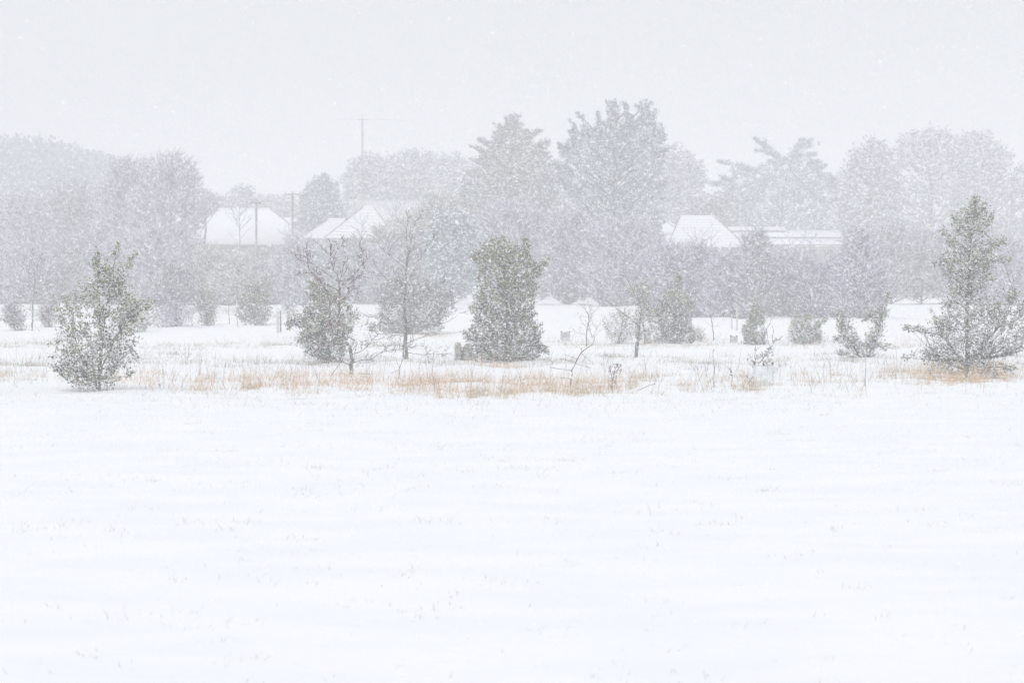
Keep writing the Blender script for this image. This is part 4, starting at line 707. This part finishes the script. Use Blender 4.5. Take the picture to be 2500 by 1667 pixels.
# hedge and thicket: individual shrubs and small trees before the houses
hedge = [
 (-20, 232, 590, 70, 738, 'mauve', 'bare purple thicket shrub at the picture edge behind the dark leafed bush'), (60, 226, 600, 75, 738, 'mauve', 'bare purple thicket shrub behind the small bare tree with red twigs'),
 (135, 228, 575, 72, 742, 'greytwig', 'grey thicket shrub directly left of the leftmost holly'), (215, 234, 560, 80, 742, 'mauve', 'mauve thicket shrub directly behind the leftmost holly'),
 (300, 226, 575, 70, 748, 'mauve', 'mauve thicket shrub just right of the top of the leftmost holly'), (370, 220, 560, 68, 752, 'mauve', 'mauve thicket shrub above the large purple brown bush'),
 (440, 228, 570, 70, 748, 'mauve', 'thicket shrub below the left end of the leftmost roof'), (510, 224, 600, 66, 748, 'tantwig', 'tan thicket shrub under the leftmost snowy roof'),
 (580, 222, 625, 68, 745, 'tantwig', 'tan brown thicket shrub left below the nearer utility pole'), (640, 226, 660, 56, 742, 'mauve', 'low thicket shrub below the snowy gap near the utility pole'),
 (735, 222, 585, 66, 738, 'mauve', 'dark mauve thicket shrub under the taller utility pole'), (800, 226, 592, 64, 738, 'mauve', 'mauve thicket shrub under the tiled roof with hip lines'),
 (865, 230, 588, 60, 738, 'greytwig', 'grey thicket shrub behind the gap between the two bare trees'), (930, 226, 585, 64, 742, 'mauve', 'grey mauve thicket shrub behind the tall slender tree'),
 (1635, 214, 590, 62, 770, 'mauve', 'thicket shrub behind the pointed spire bush'), (1700, 210, 600, 60, 775, 'mauve', 'thicket shrub below the right hipped roof'),
 (1775, 208, 622, 56, 775, 'mauve', 'thicket shrub behind the tall whitish post'), (1842, 212, 578, 40, 775, 'greytwig', 'upright grey thicket shrub rising over the right end of the hipped roof'),
 (1910, 206, 636, 56, 778, 'mauve', 'thicket shrub under the long low building, behind the Y shaped sapling'), (1975, 208, 626, 46, 776, 'mauve', 'thicket shrub under the right half of the long low building'),
 (2035, 206, 630, 52, 775, 'mauve', 'mauve thicket shrub at the right end of the long low building'), (2100, 210, 560, 58, 770, 'mauve', 'tall thicket shrub behind the V shaped shrub'),
 (2175, 226, 545, 62, 722, 'greytwig', 'grey thicket tree above the right end snow patch'), (2250, 228, 560, 66, 720, 'mauve', 'mauve thicket tree left of the tall right holly'),
 (2325, 226, 560, 64, 722, 'greytwig', 'grey thicket tree right behind the tall right holly'), (2400, 222, 570, 64, 735, 'mauve', 'mauve thicket tree behind the right side of the tall right holly'),
 (2475, 222, 590, 66, 742, 'mauve', 'thicket tree at the right picture edge')]
for (px, d, yt, hw, yb, tw, lb) in hedge:
    if 1600 < px < 2150: d = ground_d(px, 776) + (px % 7)
    r_ = random.Random(px); yt += r_.uniform(-10, 16); a, b, c = r_.uniform(-.3, .3), r_.uniform(.4, .6), r_.uniform(.75, .95)
    bg('thicket_shrub', lb, px, d, mode='twig', prof=[(yt, px + a * hw - hw * .2, px + a * hw + hw * .2), (yt + 18, px - hw * b, px + hw * b), (yt + 45, px - hw * c, px + hw * c), ((yt + yb) / 2 + 15, px - hw * 1.05, px + hw * 1.05), (yb, px - hw * .95, px + hw * .95)],
       n=560, k=8, leaf=(.1, .030), cl=.6, twig=tw, snow=.75, gap=.04, trunk=.06, branches=160, rough=.25, up=.8, group='bare shrubs of the hedge before the houses', cat='shrub')
# thin bare trees seen against roofs
def fan(label, px, yb, d, spread, yt, seed, tw='greytwig', n=9, forks=.3):
    r = random.Random(seed); L = [([(px, 640), (px, yb), (px + r.uniform(-3, 3), (yb + yt) / 2), (px + r.uniform(-4, 4), yt)], .055, .012)]
    for i in range(n):
        t = r.uniform(.05, .7); y0 = yb + (yt - yb) * t; s = (-1 if i % 2 else 1) * r.uniform(.4, 1); L.append(([(px, y0), (px + s * spread * .5, y0 - (yb - yt) * .18), (px + s * spread, y0 - (yb - yt) * r.uniform(.25, .5))], .025, .008))
    return bare_tree('bare_tree', label, 'tree', (px, 0), L, d=d, twigs=2, tl=1.1, dens=1.0, spur=.4, seed=seed, depth=.3, bark='greytwig', twig=tw, tr=.014, snow=.2)
fan('bare spreading tree silhouetted on the leftmost snowy roof', 586, 600, 262, 42, 490, 51, n=14)
fan('bare upright shoots before the tiled roof with hip lines', 882, 590, 258, 28, 525, 52, n=8)
fan('purplish bare shoots before the ribbed metal roof', 965, 585, 262, 30, 470, 53, 'mauve', n=12)
fan('bare shoots in front of the right hipped roof, left one', 1697, 610, 262, 26, 552, 54, n=9)
fan('bare shoots in front of the right hipped roof, right one', 1738, 610, 264, 22, 556, 55, n=8)
fan('spindly bare tree before the long low building, left one', 1925, 625, 268, 40, 562, 56, n=9)
fan('spindly bare tree before the long low building, right one', 1982, 625, 268, 34, 564, 57, n=8)
fan('bare twigs at the right end of the leftmost snowy roof', 706, 600, 262, 22, 545, 58, 'mauve', n=9)
# far field trees on the slope
for (lb, px, d, yt, hw, yb) in (('small faint round tree on the white slope above the leftmost roof', 592, 392, 466, 20, 510), ('faint low trees on the white slope right of the nearer utility pole', 652, 388, 488, 26, 518), ('faint low trees on the white slope left of the small round tree', 540, 388, 492, 34, 520), ('faint low tree on the white slope below the second utility pole', 700, 386, 492, 28, 525)):
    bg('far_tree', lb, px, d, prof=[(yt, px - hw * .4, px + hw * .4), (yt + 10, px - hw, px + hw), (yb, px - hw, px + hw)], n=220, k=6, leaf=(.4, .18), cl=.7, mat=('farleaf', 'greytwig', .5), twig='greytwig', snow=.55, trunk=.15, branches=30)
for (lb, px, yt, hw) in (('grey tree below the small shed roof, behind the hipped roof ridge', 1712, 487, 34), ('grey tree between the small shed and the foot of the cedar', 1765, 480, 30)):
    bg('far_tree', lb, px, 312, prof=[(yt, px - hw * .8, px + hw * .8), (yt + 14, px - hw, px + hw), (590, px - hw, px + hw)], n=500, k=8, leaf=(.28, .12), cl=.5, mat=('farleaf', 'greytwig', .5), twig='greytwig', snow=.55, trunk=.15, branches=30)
# wooded hill at the far left: one mass nobody could count
N = 40000; x_ = rng.uniform(-95, -38, N); y_ = rng.uniform(352, 470, N); z_ = gz(x_, y_); h_ = 2.2 + 1.0 * np.sin(x_ * 1.1) * np.sin(y_ * .9) ; p_ = np.stack([x_, y_, z_ + rng.random(N) ** .6 * h_], 1)
V, T = leafmesh(p_, rng.normal(size=(N, 3)) + [0, 0, .8], rng.uniform(.4, .8, N), rng.uniform(.25, .45, N)); o = mesh('hill_wood', V, [T], ['farleaf', 'snow'], mi=np.zeros(2 * N, int)); tag(o, 'faded wooded hill beyond the bare trees on the far left', 'wood', kind='stuff')

# ------------------------------------------------------------------ grass
def grass(name, label, px, py, h, lean, w, m, seed, kind='stuff'):
    r = np.random.default_rng(seed); n = len(px)
    d = 1.7 * F / np.maximum(py - HY, 20); x = (px - CX) / F * d; z = gz(x, d)
    for _ in range(6): d = (CH - z) * F / np.maximum(py - HY, 18); x = (px - CX) / F * d; z = gz(x, d)
    B = np.stack([x, d, z - .015], 1); a = r.uniform(0, 6.283, n); L = lean * r.normal(size=(n, 1)) + r.uniform(.0, .4, (n, 1)) * lean * 1.2
    dirx = np.stack([np.ones(n) * L[:, 0], r.normal(size=n) * abs(lean) * .7, np.ones(n)], 1); dirx = norm(dirx); H = h[:, None]
    mid = B + dirx * H * .55; bend = np.stack([L[:, 0] * 1.3 + r.normal(size=n) * .12, r.normal(size=n) * .25, np.ones(n) * .75], 1); tip = mid + norm(bend) * H * .5
    s = np.stack([np.cos(a), np.sin(a), np.zeros(n)], 1) * w[:, None] * .5
    V = np.stack([B - s, B + s, mid - s * .8, mid + s * .8, tip], 1).reshape(-1, 3); b = np.arange(n)[:, None] * 5
    o = mesh(name, V, [b + [0, 1, 3, 2], b + [2, 3, 4]], m); tag(o, label, 'grass', kind=kind); return o
def clumped(n, x0, x1, dens_x, dens_v, seed, csize=26, nclump=None):
    r = np.random.default_rng(seed); xs = np.linspace(x0, x1, 800); w = np.interp(xs, dens_x, dens_v); nc = nclump or n // 25
    c = r.choice(xs, nc, p=w / w.sum()); wt = r.random(nc) ** 2 + .05; i = r.choice(nc, n, p=wt / wt.sum()); return c[i] + r.normal(size=n) * csize * r.uniform(.3, 1, nc)[i], i, r
bxs = [-150, 0, 100, 160, 320, 420, 470, 800, 860, 930, 1100, 1200, 1320, 1500, 1700, 1900, 2100, 2250, 2450, 2650]; bys = [925, 926, 930, 938, 942, 955, 957, 950, 948, 955, 966, 966, 962, 960, 955, 950, 946, 935, 932, 935]
px, i, r = clumped(7200, 280, 1540, [280, 340, 400, 470, 600, 700, 800, 850, 930, 1000, 1100, 1180, 1260, 1400, 1540], [.25, .7, .25, .35, 1, 1.1, .9, 1.5, .6, 1.5, 1.2, .4, 1.3, .9, .5], 61, 20, 520)
off = r.uniform(-30, 4, 520)[i]; py = np.interp(px, bxs, bys) - 3 + off + r.normal(size=len(px)) * 4.5
grass('orange_grass', 'orange dry grass tufts along the near edge of the rough field', px, py, (r.gamma(2.6, .062, len(px)) * r.uniform(.5, 1.25, 520)[i]).clip(.04, .6), .38, r.uniform(.0035, .0065, len(px)), 'orange', 62)
px, i, r = clumped(12000, -100, 2600, [-100, 0, 60, 150, 320, 500, 1000, 1540, 1700, 1900, 2050, 2200, 2330, 2460, 2600], [.8, .9, .4, .3, .5, .7, .7, 1, .8, 1, 1.1, 1.2, 2.2, 1.8, 1], 63, 24, 420)
off = r.uniform(-36, 6, 420)[i]; py = np.interp(px, bxs, bys) + off + r.normal(size=len(px)) * 3
k_ = r.random(len(px)) < .22; grass('orange_grass', 'thin scattered orange grass among the straw grass of the near edge', px[k_], py[k_] - 4, r.gamma(3, .05, k_.sum()).clip(.05, .5), .4, r.uniform(.0035, .006, k_.sum()), 'orange', 60)
grass('straw_grass', 'pale straw grass scattered along the whole near edge of the rough field', px, py, r.gamma(3, .045, len(px)).clip(.05, .5), .4, r.uniform(.0035, .007, len(px)), 'straw', 64)
n = 1500; r = np.random.default_rng(65); px = r.normal(2345, 62, n); py = 924 + 6 * np.sin(px * .09) + r.normal(size=n) * 8; grass('orange_grass', 'orange grass clump at the foot of the tall right holly', px, py, r.gamma(4, .055, n).clip(.08, .55), .35, r.uniform(.004, .008, n), 'orange', 66)
n = 1500; px = r.normal(1222, 36, n); py = 884 + r.normal(size=n) * 2.2; grass('orange_grass', 'orange grass at the foot of the dense bush', px, py, r.gamma(4, .032, n).clip(.05, .3), .5, r.uniform(.005, .009, n), 'orange', 67)
# lone tall stems
n = 620; px = r.uniform(0, 2500, n); py = np.interp(px, bxs, bys) - r.uniform(-2, 55, n); grass('grass_stems', 'tall thin dry grass stems standing out of the snow', px, py, r.uniform(.25, .75, n), .22, r.uniform(.003, .0055, n), 'redtwig', 68)
# ledges further back
for (yb, n, lab, sd_, hs, xr) in ((884, 9000, 'frosted grass on the second snow ledge', 70, .034, (-60, 2560)), (842, 8000, 'frosted grass on the third snow ledge before the middle bushes', 72, .04, (-60, 2560)), (800, 5000, 'pale tussock grass before the left hedge', 74, .06, (-60, 900))):
    px, i, r = clumped(n, xr[0], xr[1], [xr[0], xr[1]], [1, 1], sd_, 42, 170); off = r.uniform(-6, 10, 170)[i] + 7 * np.sin(px * .011 + sd_); py = yb + off * .8 + r.normal(size=n) * 1.3
    grass('frosted_grass', lab, px, py, r.gamma(3, hs, n).clip(.03, .6), .5, r.uniform(.005, .010, n), 'greygrass', sd_ + 1)
    m = n // 3; grass('straw_grass', lab.replace('frosted grass', 'straw grass').replace('pale tussock grass', 'tan grass'), px[:m] + 9, py[:m], r.gamma(3, hs * 1.1, m).clip(.03, .6), .5, r.uniform(.005, .010, m), 'straw', sd_ + 2)
n = 1600; r = np.random.default_rng(78); px = r.choice([470, 530, 1230, 1010, 1070, 1560, 1640, 1720, 1980, 2215], n) + r.normal(size=n) * 26; py = np.where(px < 700, 803, np.where(px < 1200, 822, 838)) + r.normal(size=n) * 3; grass('orange_grass', 'faint orange grass under the bushes in the middle distance', px, py, r.gamma(3, .05, n), .5, r.uniform(.006, .012, n), 'orange', 79)
# tips poking through the near snow field
px, i, r = clumped(13500, -60, 2560, [-60, 1250, 1800, 2560], [1, 1, .6, .5], 80, 38, 700); py = (960 + 720 * r.random(700) ** 1.5)[i]; py = py + r.normal(size=len(px)) * (1.5 + (py - 960) * .008)
grass('grass_tips', 'grey grass tips poking through the smooth near snow', px, py, r.gamma(2.2, .010, len(px)).clip(.02, .11) * np.where(py > 1300, .8, 1.25), .7, r.uniform(.0018, .0034, len(px)), 'greygrass', 81)
px, i, r = clumped(4200, -60, 2560, [-60, 400, 1400, 2560], [1, 1, 1, .7], 84, 30, 260); py = np.interp(px, bxs, bys) + 3 + np.abs(r.normal(size=len(px))) * 22
grass('grass_tips', 'thin grey grass tips just in front of the orange grass', px, py, r.gamma(2.5, .022, len(px)).clip(.02, .16), .6, r.uniform(.003, .005, len(px)), 'greygrass', 85)

# ------------------------------------------------------------------ falling snow
MAT['snowflake'] = M('snowflake', (.93, .93, .935), 1.0, spec=0)
N = 680000; r = np.random.default_rng(90); y = 62 * np.cbrt(r.uniform(.012, 1, N)); x = r.uniform(-1, 1, N) * (.16 * y + 1.0); z = -.02 + (CH + .083 * y + .42) * r.random(N)
keep = z > gz(x, y) + .03; P = np.stack([x, y, z], 1)[keep].astype(np.float32); n = len(P)
me = bpy.data.meshes.new('falling_snow'); me.vertices.add(n); me.vertices.foreach_set('co', P.ravel())
sz = r.gamma(3.2, .00064, n).clip(.0009, .0058); sc3 = np.stack([sz * r.uniform(1.1, 2.0, n), sz * r.uniform(.6, 1, n), sz * r.uniform(.6, 1, n)], 1)
rot = np.stack([r.uniform(0, 6.28, n), .42 + r.normal(size=n) * .35, r.normal(size=n) * .5], 1)      # long side along the wind, falling to the right
for nm, dat in (('flake_scale', sc3), ('flake_turn', rot)):
    at = me.attributes.new(nm, 'FLOAT_VECTOR', 'POINT'); at.data.foreach_set('vector', dat.astype(np.float32).ravel())
fl = bpy.data.objects.new('falling_snow', me); COL.objects.link(fl); tag(fl, 'falling snowflakes filling the air over the field', 'snow', kind='stuff')
gn = bpy.data.node_groups.new('snowflakes', 'GeometryNodeTree'); gn.interface.new_socket('Geometry', in_out='INPUT', socket_type='NodeSocketGeometry'); gn.interface.new_socket('Geometry', in_out='OUTPUT', socket_type='NodeSocketGeometry')
gi, go = gn.nodes.new('NodeGroupInput'), gn.nodes.new('NodeGroupOutput'); ico = gn.nodes.new('GeometryNodeMeshIcoSphere'); ico.inputs['Subdivisions'].default_value = 1; ico.inputs['Radius'].default_value = 1
sm_ = gn.nodes.new('GeometryNodeSetMaterial'); sm_.inputs['Material'].default_value = MAT['snowflake']; ip = gn.nodes.new('GeometryNodeInstanceOnPoints')
a1, a2 = gn.nodes.new('GeometryNodeInputNamedAttribute'), gn.nodes.new('GeometryNodeInputNamedAttribute')
for q, nm in ((a1, 'flake_scale'), (a2, 'flake_turn')): q.data_type = 'FLOAT_VECTOR'; q.inputs['Name'].default_value = nm
er = gn.nodes.new('FunctionNodeEulerToRotation'); L_ = gn.links
L_.new(gi.outputs[0], ip.inputs['Points']); L_.new(ico.outputs['Mesh'], sm_.inputs['Geometry']); L_.new(sm_.outputs[0], ip.inputs['Instance'])
L_.new(a2.outputs['Attribute'], er.inputs[0]); L_.new(er.outputs[0], ip.inputs['Rotation']); L_.new(a1.outputs['Attribute'], ip.inputs['Scale']); L_.new(ip.outputs[0], go.inputs[0])
md = fl.modifiers.new('snowflakes', 'NODES'); md.node_group = gn
print('TRIS', sum(len(o.data.loops) - 2 * len(o.data.polygons) for o in bpy.data.objects if o.type == 'MESH'), 'OBJ', len(bpy.data.objects))
